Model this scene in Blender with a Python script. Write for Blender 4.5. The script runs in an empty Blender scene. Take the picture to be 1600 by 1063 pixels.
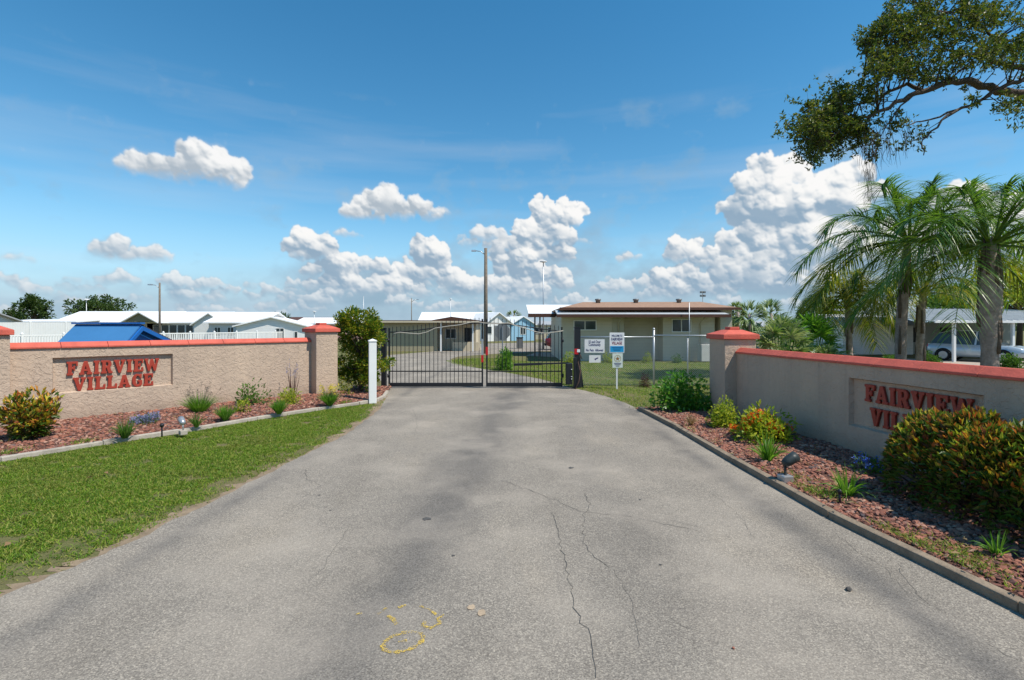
import bpy, math, random
import numpy as np
from mathutils import Matrix, Vector
C = bpy.context.scene.collection
rng = np.random.default_rng(7)
random.seed(7)
R = math.radians

# ------------------------------------------------------------------ camera, sun, sky
H, F, HY = 2.1, 800.0, 510.0
sc = bpy.context.scene
cam_d = bpy.data.cameras.new('camera')
cam_d.lens = 18.0; cam_d.sensor_width = 36.0; cam_d.clip_end = 6000; cam_d.clip_start = 0.05
cam_d.shift_y = -21.5 / 1600
cam = bpy.data.objects.new('camera', cam_d); C.objects.link(cam)
cam.location = (0, 0, H); cam.rotation_euler = (R(90), 0, 0)
sc.camera = cam
sc.view_settings.view_transform = 'Standard'
sc.view_settings.look = 'None'
sc.view_settings.exposure = 0.50
sc.view_settings.gamma = 1.0
sc.cycles.max_bounces = 6
sc.cycles.transparent_max_bounces = 12

SUN = Vector((0.50, -0.26, 0.86)).normalized()
sl = bpy.data.lights.new('sun', 'SUN'); sl.energy = 3.8; sl.angle = R(0.5); sl.color = (1.0, 0.94, 0.84)
so = bpy.data.objects.new('sun', sl); C.objects.link(so)
so.rotation_euler = SUN.to_track_quat('Z', 'Y').to_euler()

def gp(px, py, z=0.0):
    Y = F * (H - z) / (py - HY)
    return ((px - 800) / F * Y, Y)
def PX(px, Y): return (px - 800) / F * Y
def PZ(py, Y): return H - (py - HY) / F * Y

class NT:
    """short-hand for building node trees"""
    def __init__(s, nt): s.nt = nt
    def n(s, t, ins=None, **kw):
        nd = s.nt.nodes.new(t)
        for k, v in kw.items(): setattr(nd, k, v)
        if ins:
            for k, v in ins.items():
                if isinstance(v, bpy.types.NodeSocket): s.nt.links.new(v, nd.inputs[k])
                elif isinstance(v, bpy.types.Node): s.nt.links.new(v.outputs[0], nd.inputs[k])
                else: nd.inputs[k].default_value = v
        return nd
    def math(s, op, a, b=None, c=None, clamp=False):
        ins = {0: a}
        if b is not None: ins[1] = b
        if c is not None: ins[2] = c
        return s.n('ShaderNodeMath', ins, operation=op, use_clamp=clamp).outputs[0]
    def vm(s, op, a, b=None):
        ins = {0: a}
        if b is not None: ins[1] = b
        nd = s.n('ShaderNodeVectorMath', ins, operation=op)
        return nd.outputs['Value'] if op in ('LENGTH', 'DOT_PRODUCT') else nd.outputs[0]
    def mr(s, v, a, b, c=0.0, d=1.0, smooth=False):
        return s.n('ShaderNodeMapRange', {0: v, 1: a, 2: b, 3: c, 4: d},
                   interpolation_type='SMOOTHSTEP' if smooth else 'LINEAR').outputs[0]
    def mix(s, f, a, b, mode='MIX'):
        nd = s.n('ShaderNodeMix', data_type='RGBA', blend_type=mode)
        for k, v in ((0, f), (6, a), (7, b)):
            if isinstance(v, bpy.types.NodeSocket): s.nt.links.new(v, nd.inputs[k])
            elif k == 0: nd.inputs[k].default_value = v
            else: nd.inputs[k].default_value = (*v[:3], 1)
        return nd.outputs[2]
    def noise(s, vec, scale, detail=3, rough=0.55, dist=0.0):
        return s.n('ShaderNodeTexNoise', {'Vector': vec, 'Scale': scale, 'Detail': detail, 'Roughness': rough, 'Distortion': dist})
    def ramp(s, v, stops, interp='LINEAR'):
        nd = s.n('ShaderNodeValToRGB', {0: v}); cr = nd.color_ramp; cr.interpolation = interp
        while len(cr.elements) < len(stops): cr.elements.new(0.5)
        for e, (p, c) in zip(cr.elements, stops): e.position = p; e.color = (*c, 1)
        return nd.outputs[0]

# --- world: Nishita sky with procedural cumulus clouds laid out by compass direction
w = bpy.data.worlds.new('World'); sc.world = w; w.use_nodes = True
w.node_tree.nodes.clear()
CLOUD_GAIN = 6.9
def dir_px(px, py):
    x, z = (px - 800) / F, (HY - py) / F
    return math.atan2(x, 1), math.atan2(z, math.hypot(x, 1))
# cumulus: thousands of puffs lit from the sun's side, kept as a picture of the sky by azimuth and elevation
def make_clouds():
    """cumulus built from thousands of puffs: returns an RGBA grid over azimuth x elevation"""
    r = np.random.default_rng(11)
    S = 1.7                      # grid cells per unit (unit = 1/800 rad)
    U0, U1, V0, V1 = -870.0, 870.0, -12.0, 330.0
    nx, ny = int((U1-U0)*S), int((V1-V0)*S)
    def blur(a, s):
        s *= S; fx = np.fft.fftfreq(a.shape[1] + 64)[:, None].T; fy = np.fft.fftfreq(a.shape[0] + 64)[:, None]
        p = np.pad(a, 32, mode='edge'); k = np.exp(-2 * (math.pi * s) ** 2 * (fx ** 2 + fy ** 2))
        return np.real(np.fft.ifft2(np.fft.fft2(p) * k))[32:-32, 32:-32]
    def fnoise(s0, oc=5, ax=1.0, ga=.55):
        out = np.zeros((ny, nx)); am = 1; tot = 0
        for o in range(oc):
            c = max(2.0, s0 * S / 2 ** o); gx, gy = int(nx / (c * ax)) + 3, int(ny / c) + 3
            g = r.random((gy, gx)); x = np.arange(nx) / (c * ax); y = np.arange(ny) / c
            xi, yi = x.astype(int), y.astype(int); fx, fy = x - xi, y - yi; fx = fx*fx*(3-2*fx); fy = (fy*fy*(3-2*fy))[:, None]
            A = g[yi][:, xi]*(1-fx) + g[yi][:, xi+1]*fx; B = g[yi+1][:, xi]*(1-fx) + g[yi+1][:, xi+1]*fx
            out += am * (A*(1-fy) + B*fy); tot += am; am *= ga
        return out / tot
    sun = np.array([0.46, 0.84, 0.28]); sun /= np.linalg.norm(sun)     # right, up, towards the viewer
    RGB = np.zeros((ny, nx, 3)); A = np.zeros((ny, nx))
    yy, xx = np.mgrid[0:ny, 0:nx]
    warpx, warpy = (fnoise(9, 4) - .5), (fnoise(9, 4) - .5)
    def layer(blobs, soft=1.25, shade=(.40,.50,.60), white=(.99,.985,.97), haze=0.0, minr=2.2, op=1.0, den=1.0, gray=0.0, wisp=0.5):
        Z = np.full((ny, nx), -1e3); base = np.full((ny, nx), 1e3)
        for (cx, cy, rx, ry) in blobs:
            y0 = cy - ry * .55
            def puff(x, y, z, rad, lev):
                if rad < minr or y < y0 - rad * .25: return
                px, py, pr = (x - U0) * S, (y - V0) * S, rad * S
                a, b = max(0, int(px - pr)), min(nx, int(px + pr) + 2); c, d = max(0, int(py - pr)), min(ny, int(py + pr) + 2)
                if a >= b or c >= d: return
                q = pr*pr - (xx[c:d, a:b] - px)**2 - (yy[c:d, a:b] - py)**2
                zz = np.where(q > 0, z * S + np.sqrt(np.maximum(q, 0)), -1e3)
                np.maximum(Z[c:d, a:b], zz, out=Z[c:d, a:b])
                base[c:d, a:b] = np.where(q > 0, np.minimum(base[c:d, a:b], y0), base[c:d, a:b])
                if lev < 4:
                    for _ in range(int(7 * den) if lev else int(9 * den)):
                        v = r.normal(size=3); v[1] = v[1] * .9 + .25; v[2] = abs(v[2]); v /= np.linalg.norm(v)
                        k = r.uniform(.28, .52)
                        puff(x + v[0]*rad*.92, y + v[1]*rad*.92, z + v[2]*rad*.85, rad * k, lev + 1)
            n = max(2, int(2.2 * rx / ry))
            for i in range(n):
                t = (i + .5) / n * 2 - 1 + r.uniform(-.2, .2)
                hh = math.sqrt(max(.05, 1 - t * t)); rad = ry * (.35 + .40 * hh) * r.uniform(.85, 1.1)
                puff(cx + t * (rx - rad * .6), y0 + rad * .55 + ry * .9 * max(0, hh - .35) * r.uniform(.3, 1), r.uniform(-.3, .3) * ry, rad, 0)
        # break the outlines up
        sx = np.clip(xx + warpx * 9 * S, 0, nx-1).astype(int); sy = np.clip(yy + warpy * 9 * S, 0, ny-1).astype(int)
        Z = Z[sy, sx]; base = base[sy, sx]
        M = (Z > -900).astype(float)
        Zf = np.where(M > 0, Z, 0); zmin = Zf[M > 0].min() if M.any() else 0
        Zf = np.where(M > 0, Z, zmin - 2)
        def lam(s):
            w = blur(M, s) + 1e-4; h = blur(Zf * M, s) / w
            gy, gx = np.gradient(h); n = 1 / np.sqrt(gx*gx + gy*gy + 1)
            return np.clip((-gx * sun[0] - gy * sun[1] + sun[2]) * n, -1, 1)
        wv = fnoise(26, 5)
        L = .24 * lam(.7) + .30 * lam(2.2) + .26 * lam(6) + .30 * lam(15)
        m1 = blur(M, soft * 1.15); m3 = blur(M, 5.0); m8 = blur(M, 14)
        hb = np.clip(((yy / S + V0) - base) / 26.0, 0, 1)       # height above the flat base
        lit = np.clip(.16 + 1.02 * L + .34 * (1 - m8) , 0, 1)
        lit = lit * (.42 + .58 * hb ** .7) + (wv - .5) * .34
        lit = np.clip(blur(lit, .45) - gray, 0, 1)
        lit = lit * lit * (3 - 2 * lit) * .6 + lit * .4
        col = np.array(shade) * (1 - lit[..., None]) + np.array(white) * lit[..., None]
        el = np.clip((yy / S + V0) / 150.0, 0, 1)
        hz = np.clip(haze + (1 - el) ** 2 * .34, 0, .9)[..., None]
        col = col * (1 - hz) + np.array((.42, .58, .71)) * hz
        a = np.clip((m1 - .22) * 1.6 + (wv - .5) * wisp * (m3 < .93), 0, 1) * op
        a *= np.clip(.22 + hb * 1.9 + (wv - .5) * 1.8, 0, 1)          # ragged thin underside
        a = np.clip(blur(a, .6), 0, 1)
        return col, a
    def over(c, a):
        nonlocal RGB, A
        out = a + A * (1 - a)
        RGB = np.where(out[..., None] > 1e-4, (c * a[..., None] + RGB * (A * (1 - a))[..., None]) / np.maximum(out, 1e-4)[..., None], c)
        A = out
    def P(px, py, rx, ry):
        x, z = (px - 800) / F, (HY - py) / F; c = math.cos(math.atan2(x, 1))
        return (800 * math.atan2(x, 1), 800 * math.atan2(z, math.hypot(x, 1)), rx * c * c, ry * c)
    # low hazy bank along the horizon
    v = yy / S + V0
    bank = fnoise(60, 5, 3.0); a = np.clip((bank - .42) * 3.2 + np.clip(1 - v / 58.0, -1, 1) * 1.0, 0, 1) * np.clip(1.25 - v / 78.0, 0, 1) * .80
    over(np.array((.40, .545, .67)) + (fnoise(30, 5, 2.4)[..., None] - .5) * .22, a)
    # blue-grey bodies hanging under the towers
    und = np.zeros((ny, nx))
    for q in [(590,450,160,40),(840,440,120,60),(1080,440,110,40),(1230,410,160,90),(1450,420,160,70),(1310,360,90,70),(700,440,60,40)]:
        cx, cy, rx, ry = P(*q); und = np.maximum(und, np.exp(-((xx / S + U0 - cx) / rx) ** 2 - ((yy / S + V0 - cy) / ry) ** 2))
    und = np.clip(und * 1.25 + (fnoise(34, 5, 1.4) - .62) * 1.3, 0, .9)
    over(np.array((.335, .475, .60)) + (fnoise(40, 4, 1.6)[..., None] - .5) * .16, und)
    rows = []
    for _ in range(210):
        x = r.uniform(-860, 860); y = 5 + (60 if x > -330 else 52) * r.random() ** 1.15; w = r.uniform(9, 34) * (.6 + y / 90); rows.append((x, y, w, w * r.uniform(.26, .46)))
    over(*layer(rows, shade=(.30, .43, .56), white=(.95, .955, .95), haze=.0, minr=1.6, op=.88, wisp=1.3, gray=.03))
    # far towers
    T = [(488,392,40,32),(470,372,20,14),(520,424,50,26),(575,420,50,20),(556,446,80,22),(672,404,34,30),(690,430,40,24),(650,432,40,22),(712,446,30,24),(610,452,60,20),
         (868,340,40,36),(850,368,46,32),(800,388,42,20),(862,396,34,30),(805,420,42,34),(846,436,52,30),(790,452,80,22),
         (1066,398,36,30),(1102,412,30,20),(1048,436,54,28),(1090,452,80,24),
         (1188,296,46,40),(1234,284,34,32),(1176,338,50,44),(1215,330,60,48),(1168,386,58,40),(1240,372,70,56),
         (1318,282,46,38),(1352,306,40,22),(1300,330,66,48),(1290,392,80,56),(1180,430,88,44),(1270,440,100,46),
         (1420,400,90,60),(1560,380,100,80),(1500,330,60,40),(1680,400,120,60)]
    over(*layer([P(*q) for q in T], haze=.0, minr=1.6, shade=(.30, .425, .555)))
    # nearer low clouds floating in front, greyer underneath
    N = [(760,372,44,18),(742,384,30,10),(182,392,44,18),(234,398,38,16),(250,402,20,10),(215,404,60,8),(986,403,22,9),(535,366,30,6),(906,380,34,5),(1130,412,60,10),(1200,402,60,9),(22,404,34,8),(952,442,18,8),(40,390,40,3)]
    over(*layer([P(*q) for q in N], gray=.05, minr=1.6, op=.95, wisp=1.1, soft=2.0))
    B = [(320,256,44,36),(352,272,50,26),(285,268,60,22),(240,262,50,18),(208,256,30,15),(330,284,70,12),
         (592,320,40,30),(560,336,36,16),(655,332,40,20),(620,340,78,12),(690,334,16,8)]
    over(*layer([P(*q) for q in B], gray=.0, minr=1.5, op=.97, wisp=1.25, soft=2.3, shade=(.44,.51,.58)))
    # thin cirrus veil
    ci = np.clip((fnoise(46, 5, 9.0) - .46) * 2.0, 0, 1) * .22 * np.clip(v / 60, 0, 1)
    c2, a2 = RGB, A
    RGB, A = np.zeros_like(RGB), np.zeros_like(A); over(np.full(RGB.shape, .78), ci); over(c2, a2)
    return np.clip(RGB, 0, 1), np.clip(A, 0, 1), (U0, U1, V0, V1)
crgb, calp, (U0, U1, V0, V1) = make_clouds()
calp[-24:] *= np.linspace(1, 0, 24)[:, None]
ci = bpy.data.images.new('sky_clouds', crgb.shape[1], crgb.shape[0], alpha=True)
ci.alpha_mode = 'CHANNEL_PACKED'
enc = np.where(crgb < .0031308, crgb * 12.92, 1.055 * np.maximum(crgb, 1e-6) ** (1 / 2.4) - .055)
ci.pixels.foreach_set(np.dstack([enc, calp]).astype(np.float32).ravel()); ci.update(); ci.pack()
W = NT(w.node_tree)
tc = W.n('ShaderNodeTexCoord').outputs['Generated']
xyz = W.n('ShaderNodeSeparateXYZ', {0: tc})
az = W.math('MULTIPLY', W.math('ARCTAN2', xyz.outputs[0], xyz.outputs[1]), 800.0)
el = W.math('MULTIPLY', W.math('ARCSINE', xyz.outputs[2]), 800.0)
uu = W.math('DIVIDE', W.math('PINGPONG', W.math('SUBTRACT', az, U0), U1 - U0), U1 - U0)
vv = W.mr(el, V0, V1, 0.0, 1.0)
tx = W.n('ShaderNodeTexImage', {0: W.n('ShaderNodeCombineXYZ', {0: uu, 1: vv, 2: 0.0})}, image=ci, extension='EXTEND', interpolation='Cubic')
ccol = W.mix(1.0, tx.outputs[0], (CLOUD_GAIN,) * 3, 'MULTIPLY')
sky = W.n('ShaderNodeTexSky', sky_type='NISHITA', sun_disc=False, sun_elevation=math.asin(SUN.z),
          sun_rotation=math.atan2(SUN.x, SUN.y), altitude=0, air_density=1.0, dust_density=0.0, ozone_density=1.6)
skc = W.n('ShaderNodeHueSaturation', {'Color': sky, 'Saturation': 1.34, 'Value': 1.08, 'Hue': 0.488}).outputs[0]
skc = W.mix(W.mr(el, -10.0, 190.0, 0.8, 0.0, True), skc, (2.3, 4.1, 5.9))
col = W.mix(tx.outputs[1], skc, ccol)
bg = W.n('ShaderNodeBackground', {'Color': col, 'Strength': 0.1})
wo = W.n('ShaderNodeOutputWorld', {'Surface': bg})
w.cycles.sampling_method = 'MANUAL'; w.cycles.sample_map_resolution = 512

# ------------------------------------------------------------------ materials
MATS = {}
def mat(name, col=(0.5, 0.5, 0.5), rough=0.6, metal=0.0, var=0.0, vscale=3.0, bump=0.0, bscale=30.0, spec=0.3, dirt=None, coat=0.0):
    """plain surface with two scales of colour variation and optional bump / dirt"""
    if name in MATS: return MATS[name]
    m = bpy.data.materials.new(name); m.use_nodes = True; t = NT(m.node_tree)
    b = m.node_tree.nodes['Principled BSDF']
    b.inputs['Roughness'].default_value = rough; b.inputs['Metallic'].default_value = metal
    b.inputs['Specular IOR Level'].default_value = spec; b.inputs['Coat Weight'].default_value = coat
    oc = t.n('ShaderNodeTexCoord').outputs['Object']
    c = t.n('ShaderNodeRGB'); c.outputs[0].default_value = (*col, 1); cs = c.outputs[0]
    if var:
        f = t.noise(oc, vscale, 6, 0.65).outputs[0]
        cs = t.mix(1.0, cs, t.ramp(f, [(0.25, (1 - var,) * 3), (0.75, (1 + var * 0.6,) * 3)]), 'MULTIPLY')
    if dirt:
        f = t.noise(t.vm('MULTIPLY', oc, (1, 1, 0.25)), 2.2, 6, 0.7).outputs[0]
        cs = t.mix(t.mr(f, 0.5, 0.75, 0, 0.6), cs, dirt)
    t.nt.links.new(cs, b.inputs['Base Color'])
    if bump:
        f = t.noise(oc, bscale, 5, 0.6).outputs[0]
        bn = t.n('ShaderNodeBump', {'Height': f, 'Strength': bump, 'Distance': 0.02})
        t.nt.links.new(bn.outputs[0], b.inputs['Normal'])
    MATS[name] = m; return m

def leafmat(name, cols, trans=0.35, rough=0.45, spec=0.35, patch=0.0):
    if name in MATS: return MATS[name]
    m = bpy.data.materials.new(name); m.use_nodes = True; t = NT(m.node_tree)
    b = m.node_tree.nodes['Principled BSDF']; out = m.node_tree.nodes['Material Output']
    gm = t.n('ShaderNodeNewGeometry')
    n = len(cols)
    cs = t.ramp(gm.outputs['Random Per Island'], [(i / max(1, n), c) for i, c in enumerate(cols)], 'LINEAR')
    if patch:
        oc = t.n('ShaderNodeTexCoord').outputs['Object']
        f = t.noise(oc, 0.9, 5, 0.65).outputs[0]
        cs = t.mix(t.mr(f, 0.5, 0.72, 0, patch), cs, (0.21, 0.17, 0.06))
    t.nt.links.new(cs, b.inputs['Base Color'])
    b.inputs['Roughness'].default_value = rough; b.inputs['Specular IOR Level'].default_value = spec
    tr = t.n('ShaderNodeBsdfTranslucent')
    t.nt.links.new(t.mix(1.0, cs, (1.25, 1.3, 0.7), 'MULTIPLY'), tr.inputs[0])
    mx = t.n('ShaderNodeMixShader', {0: trans, 1: b.outputs[0], 2: tr.outputs[0]})
    t.nt.links.new(mx.outputs[0], out.inputs[0])
    MATS[name] = m; return m

def special(name):
    m = bpy.data.materials.new(name); m.use_nodes = True
    t = NT(m.node_tree); MATS[name] = m
    return m, t, m.node_tree.nodes['Principled BSDF'], t.n('ShaderNodeTexCoord').outputs['Object']

# weathered asphalt
m_asph, t, b, oc = special('asphalt')
sx = t.n('ShaderNodeSeparateXYZ', {0: oc})
agg = t.noise(oc, 100, 2, 0.75).outputs[0]
agg2 = t.n('ShaderNodeTexVoronoi', {'Vector': oc, 'Scale': 115.0}).outputs['Color']
ag2 = t.n('ShaderNodeSeparateColor', {0: agg2}).outputs[0]
c = t.mix(t.mr(agg, 0.25, 0.75), (0.145, 0.127, 0.107), (0.39, 0.342, 0.28))
c = t.mix(0.45, c, t.ramp(ag2, [(0.0, (0.06, 0.055, 0.05)), (0.45, (0.20, 0.18, 0.157)), (0.82, (0.36, 0.322, 0.27)), (1, (0.60, 0.53, 0.43))]))
big = t.noise(t.vm('MULTIPLY', oc, (0.8, 0.3, 1)), 1.1, 6, 0.62).outputs[0]
c = t.mix(1.0, c, t.ramp(big, [(0.3, (0.85, 0.845, 0.84)), (0.52, (1, 1, 1)), (0.75, (1.13, 1.10, 1.05))]), 'MULTIPLY')
wob = t.math('MULTIPLY', t.math('SUBTRACT', t.noise(t.vm('MULTIPLY', oc, (1, 0.35, 1)), 0.9, 4).outputs[0], 0.5), 1.6)
xw = t.math('ADD', sx.outputs[0], wob)
def stripe(x0, w_, amt):
    d = t.math('DIVIDE', t.math('SUBTRACT', xw, x0), w_)
    return t.math('MULTIPLY', t.math('POWER', 2.718, t.math('MULTIPLY', t.math('MULTIPLY', d, d), -1.0)), amt)
xw = t.math('SUBTRACT', xw, t.math('MULTIPLY', sx.outputs[1], 0.085))
st = t.math('ADD', stripe(-1.35, 0.45, 0.72), stripe(0.55, 0.4, 0.22))
st = t.math('MULTIPLY', st, t.mr(t.noise(t.vm('MULTIPLY', oc, (1, 0.5, 1)), 0.9, 4).outputs[0], 0.3, 0.7, 0.55, 1.1))
# dark worn bands along both edges of the drive
xd = t.math('ADD', sx.outputs[0], t.math('MULTIPLY', wob, 0.10))
def band_(x0, w_, amt):
    d = t.math('DIVIDE', t.math('SUBTRACT', xd, x0), w_)
    return t.math('MULTIPLY', t.math('POWER', 2.718, t.math('MULTIPLY', t.math('MULTIPLY', d, d), -1.0)), amt)
st = t.math('ADD', st, t.math('MULTIPLY', t.math('ADD', band_(2.93, 0.18, 0.62), band_(-3.32, 0.15, 0.42)), t.mr(t.noise(oc, 1.3, 4).outputs[0], 0.35, 0.6, 0.5, 1.1)))
st = t.math('MINIMUM', st, 0.82)
c = t.mix(st, c, t.mix(t.mr(agg, 0.35, 0.7), (0.055, 0.052, 0.05), (0.175, 0.165, 0.156)))
tan = t.mr(t.noise(oc, 0.75, 5, 0.6).outputs[0], 0.46, 0.70, 0, 0.5)
c = t.mix(tan, c, (0.42, 0.365, 0.30))
t.nt.links.new(c, b.inputs['Base Color']); b.inputs['Roughness'].default_value = 0.9; b.inputs['Specular IOR Level'].default_value = 0.12
bh = t.math('ADD', agg, t.math('MULTIPLY', ag2, 0.4))
bn = t.n('ShaderNodeBump', {'Height': bh, 'Strength': 0.55, 'Distance': 0.006}); t.nt.links.new(bn.outputs[0], b.inputs['Normal'])

# skip-trowel stucco
m_stucco, t, b, oc = special('stucco')
wv = t.noise(oc, 3.5, 4, 0.6).outputs[1]
pos = t.vm('ADD', oc, t.vm('MULTIPLY', wv, (0.12, 0.12, 0.12)))
n1 = t.noise(t.vm('MULTIPLY', pos, (1.15, 1.15, 1.25)), 7.5, 3, 0.5, 0.9).outputs[0]
n2 = t.noise(t.vm('MULTIPLY', pos, (1.3, 1.3, 1.0)), 13.0, 2, 0.5, 0.8).outputs[0]
pl1 = t.mr(n1, 0.47, 0.53, 0.0, 1.0, True); pl2 = t.mr(n2, 0.50, 0.57, 0.0, 1.0, True)
fine = t.noise(oc, 60, 3).outputs[0]
vo = t.n('ShaderNodeTexVoronoi', {'Vector': pos, 'Scale': 5.0}, feature='F1').outputs['Distance']
pit = t.mr(vo, 0.0, 0.06, 0.0, 1.0)
hgt = t.math('ADD', t.math('ADD', t.math('MULTIPLY', pl1, 0.34), t.math('MULTIPLY', pl2, 0.22)), t.math('ADD', t.math('MULTIPLY', fine, 0.10), t.math('MULTIPLY', pit, 0.18)))
big = t.noise(t.vm('MULTIPLY', oc, (1, 1, 0.4)), 1.4, 6, 0.65).outputs[0]
c = t.mix(1.0, (0.51, 0.392, 0.30), t.ramp(big, [(0.3, (0.86, 0.86, 0.87)), (0.7, (1.08, 1.07, 1.05))]), 'MULTIPLY')
c = t.mix(t.mr(t.noise(oc, 24, 4).outputs[0], 0.62, 0.75, 0, 0.25), c, (0.25, 0.19, 0.15))
sz = t.n('ShaderNodeSeparateXYZ', {0: oc}).outputs[2]
stk = t.noise(t.vm('MULTIPLY', oc, (7.0, 7.0, 0.35)), 1.0, 4, 0.6).outputs[0]
c = t.mix(t.math('MULTIPLY', t.mr(stk, 0.55, 0.78, 0.0, 0.35), t.mr(sz, 0.5, 1.65, 0.15, 1.0)), c, (0.24, 0.185, 0.145))
c = t.mix(t.math('MULTIPLY', t.mr(sz, 0.08, 0.45, 0.85, 0.0), t.noise(oc, 3, 5).outputs[0]), c, (0.20, 0.14, 0.105))
t.nt.links.new(c, b.inputs['Base Color']); b.inputs['Roughness'].default_value = 0.9; b.inputs['Specular IOR Level'].default_value = 0.15
bn = t.n('ShaderNodeBump', {'Height': hgt, 'Strength': 0.7, 'Distance': 0.022}); t.nt.links.new(bn.outputs[0], b.inputs['Normal'])

# ground: lawn and soil
m_ground, t, b, oc = special('lawn_ground')
f1 = t.noise(oc, 0.35, 6, 0.65).outputs[0]; f2 = t.noise(oc, 9, 5, 0.7).outputs[0]; f3 = t.noise(oc, 45, 3, 0.7).outputs[0]
c = t.ramp(f2, [(0.3, (0.045, 0.085, 0.016)), (0.55, (0.085, 0.145, 0.026)), (0.75, (0.135, 0.175, 0.045))])
c = t.mix(t.mr(f1, 0.38, 0.62, 0.4, 0.85), c, (0.25, 0.19, 0.105))
c = t.mix(t.mr(f3, 0.35, 0.7, 0.0, 0.5), c, (0.05, 0.07, 0.018))
t.nt.links.new(c, b.inputs['Base Color']); b.inputs['Roughness'].default_value = 0.95; b.inputs['Specular IOR Level'].default_value = 0.1
bn = t.n('ShaderNodeBump', {'Height': f3, 'Strength': 0.8, 'Distance': 0.03}); t.nt.links.new(bn.outputs[0], b.inputs['Normal'])

m_soil, t, b, oc = special('bed_soil')
f2 = t.noise(oc, 22, 6, 0.75).outputs[0]
c = t.ramp(f2, [(0.3, (0.045, 0.022, 0.016)), (0.5, (0.14, 0.062, 0.042)), (0.7, (0.26, 0.13, 0.09))])
t.nt.links.new(c, b.inputs['Base Color']); b.inputs['Roughness'].default_value = 0.95
bn = t.n('ShaderNodeBump', {'Height': f2, 'Strength': 1.0, 'Distance': 0.04}); t.nt.links.new(bn.outputs[0], b.inputs['Normal'])

def sidingmat(name, col, pitch=0.2, vertical=False, dirt=None, line=0.5):
    if name in MATS: return MATS[name]
    m, t, b, oc = special(name)
    s3 = t.n('ShaderNodeSeparateXYZ', {0: oc})
    ax = t.math('ADD', s3.outputs[0], s3.outputs[1]) if vertical else s3.outputs[2]
    fr = t.math('FRACT', t.math('DIVIDE', ax, pitch))
    c = t.mix(t.mr(fr, 0.0, 0.10, line, 0.0), col, tuple(x * 0.4 for x in col))
    c = t.mix(t.mr(t.noise(oc, 1.5, 6, 0.65).outputs[0], 0.45, 0.75, 0, 0.3), c, dirt or tuple(x * 0.7 for x in col))
    t.nt.links.new(c, b.inputs['Base Color']); b.inputs['Roughness'].default_value = 0.6
    bn = t.n('ShaderNodeBump', {'Height': fr, 'Strength': 0.4, 'Distance': 0.02}); t.nt.links.new(bn.outputs[0], b.inputs['Normal'])
    return m

def blades_mat(): pass
m_cap = mat('coral_red_paint', (0.61, 0.125, 0.085), 0.7, var=0.22, vscale=4, bump=0.35, bscale=40, dirt=(0.33, 0.075, 0.055))
m_letter = mat('dark_red_paint', (0.36, 0.05, 0.03), 0.45, var=0.15, vscale=9)
m_conc = mat('concrete', (0.44, 0.39, 0.325), 0.85, var=0.25, vscale=5, bump=0.4, bscale=50, dirt=(0.20, 0.17, 0.14))
m_walk = mat('pink_concrete', (0.42, 0.345, 0.28), 0.85, var=0.15, vscale=2)
m_timber = mat('weathered_edging', (0.27, 0.21, 0.15), 0.9, var=0.35, vscale=5, bump=0.8, bscale=28, dirt=(0.10, 0.08, 0.06))
m_black = mat('black_metal', (0.018, 0.02, 0.024), 0.45, var=0.2)
m_galv = mat('galvanized_steel', (0.50, 0.52, 0.54), 0.45, 0.7, var=0.12, vscale=20)
m_white = mat('white_vinyl', (0.80, 0.80, 0.78), 0.4, var=0.06, vscale=2)
m_wroof = mat('white_metal_roof', (0.86, 0.86, 0.85), 0.5, var=0.07, vscale=0.8)
m_groof = mat('gray_roof', (0.36, 0.37, 0.38), 0.7, var=0.15)
m_broof = mat('brown_shingle', (0.36, 0.22, 0.145), 0.85, var=0.3, vscale=4, bump=0.4, bscale=20)
m_btrim = mat('brown_trim', (0.10, 0.045, 0.03), 0.6, var=0.15)
m_tin = mat('dull_tin', (0.62, 0.66, 0.68), 0.45, 0.3, var=0.2, vscale=2)
m_glass = mat('window_glass', (0.035, 0.05, 0.055), 0.08, spec=0.6)
m_dark = mat('dark_opening', (0.02, 0.022, 0.025), 0.5)
m_wood = mat('weathered_wood_pole', (0.20, 0.165, 0.13), 0.85, var=0.3, vscale=6, bump=0.4)
m_bark = mat('oak_bark', (0.10, 0.075, 0.058), 0.9, var=0.4, vscale=9, bump=0.9, bscale=22)
m_twig = mat('twig_bark', (0.085, 0.06, 0.048), 0.9, var=0.2)
m_palmt = mat('palm_trunk', (0.38, 0.30, 0.26), 0.9, var=0.55, vscale=7, bump=1.0, bscale=18, dirt=(0.06, 0.045, 0.035))
m_boot = mat('old_leaf_base', (.15, .11, .085), .9, var=.5, vscale=6, bump=.6, bscale=30)
m_blue = mat('blue_paint', (0.012, 0.125, 0.42), 0.5, var=0.12, vscale=2.5)
m_bluer = mat('blue_metal_roof', (0.055, 0.19, 0.40), 0.35, var=0.10, vscale=2)
m_red = mat('red_reflector', (0.55, 0.02, 0.025), 0.4)
m_wpaint = mat('white_paint', (0.80, 0.80, 0.80), 0.45, var=0.05)
m_cream = mat('cream_wall', (0.62, 0.53, 0.38), 0.7, var=0.1)
m_rubber = mat('rubber', (0.015, 0.015, 0.016), 0.8)
m_signb = mat('sign_blue', (0.02, 0.32, 0.62), 0.45)
m_navy = mat('sign_navy', (0.025, 0.025, 0.14), 0.45)
m_maroon = mat('sign_maroon', (0.24, 0.02, 0.05), 0.45)
m_gray = mat('sign_back_gray', (0.20, 0.205, 0.205), 0.5, 0.3, var=0.1)
m_hose = mat('beige_conduit', (0.48, 0.44, 0.37), 0.5)
m_crack = mat('crack_fill', (0.105, 0.098, 0.09), 0.95, var=.5, vscale=14)
m_silver = mat('silver_paint', (0.45, 0.46, 0.47), 0.35, 0.6)

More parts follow.
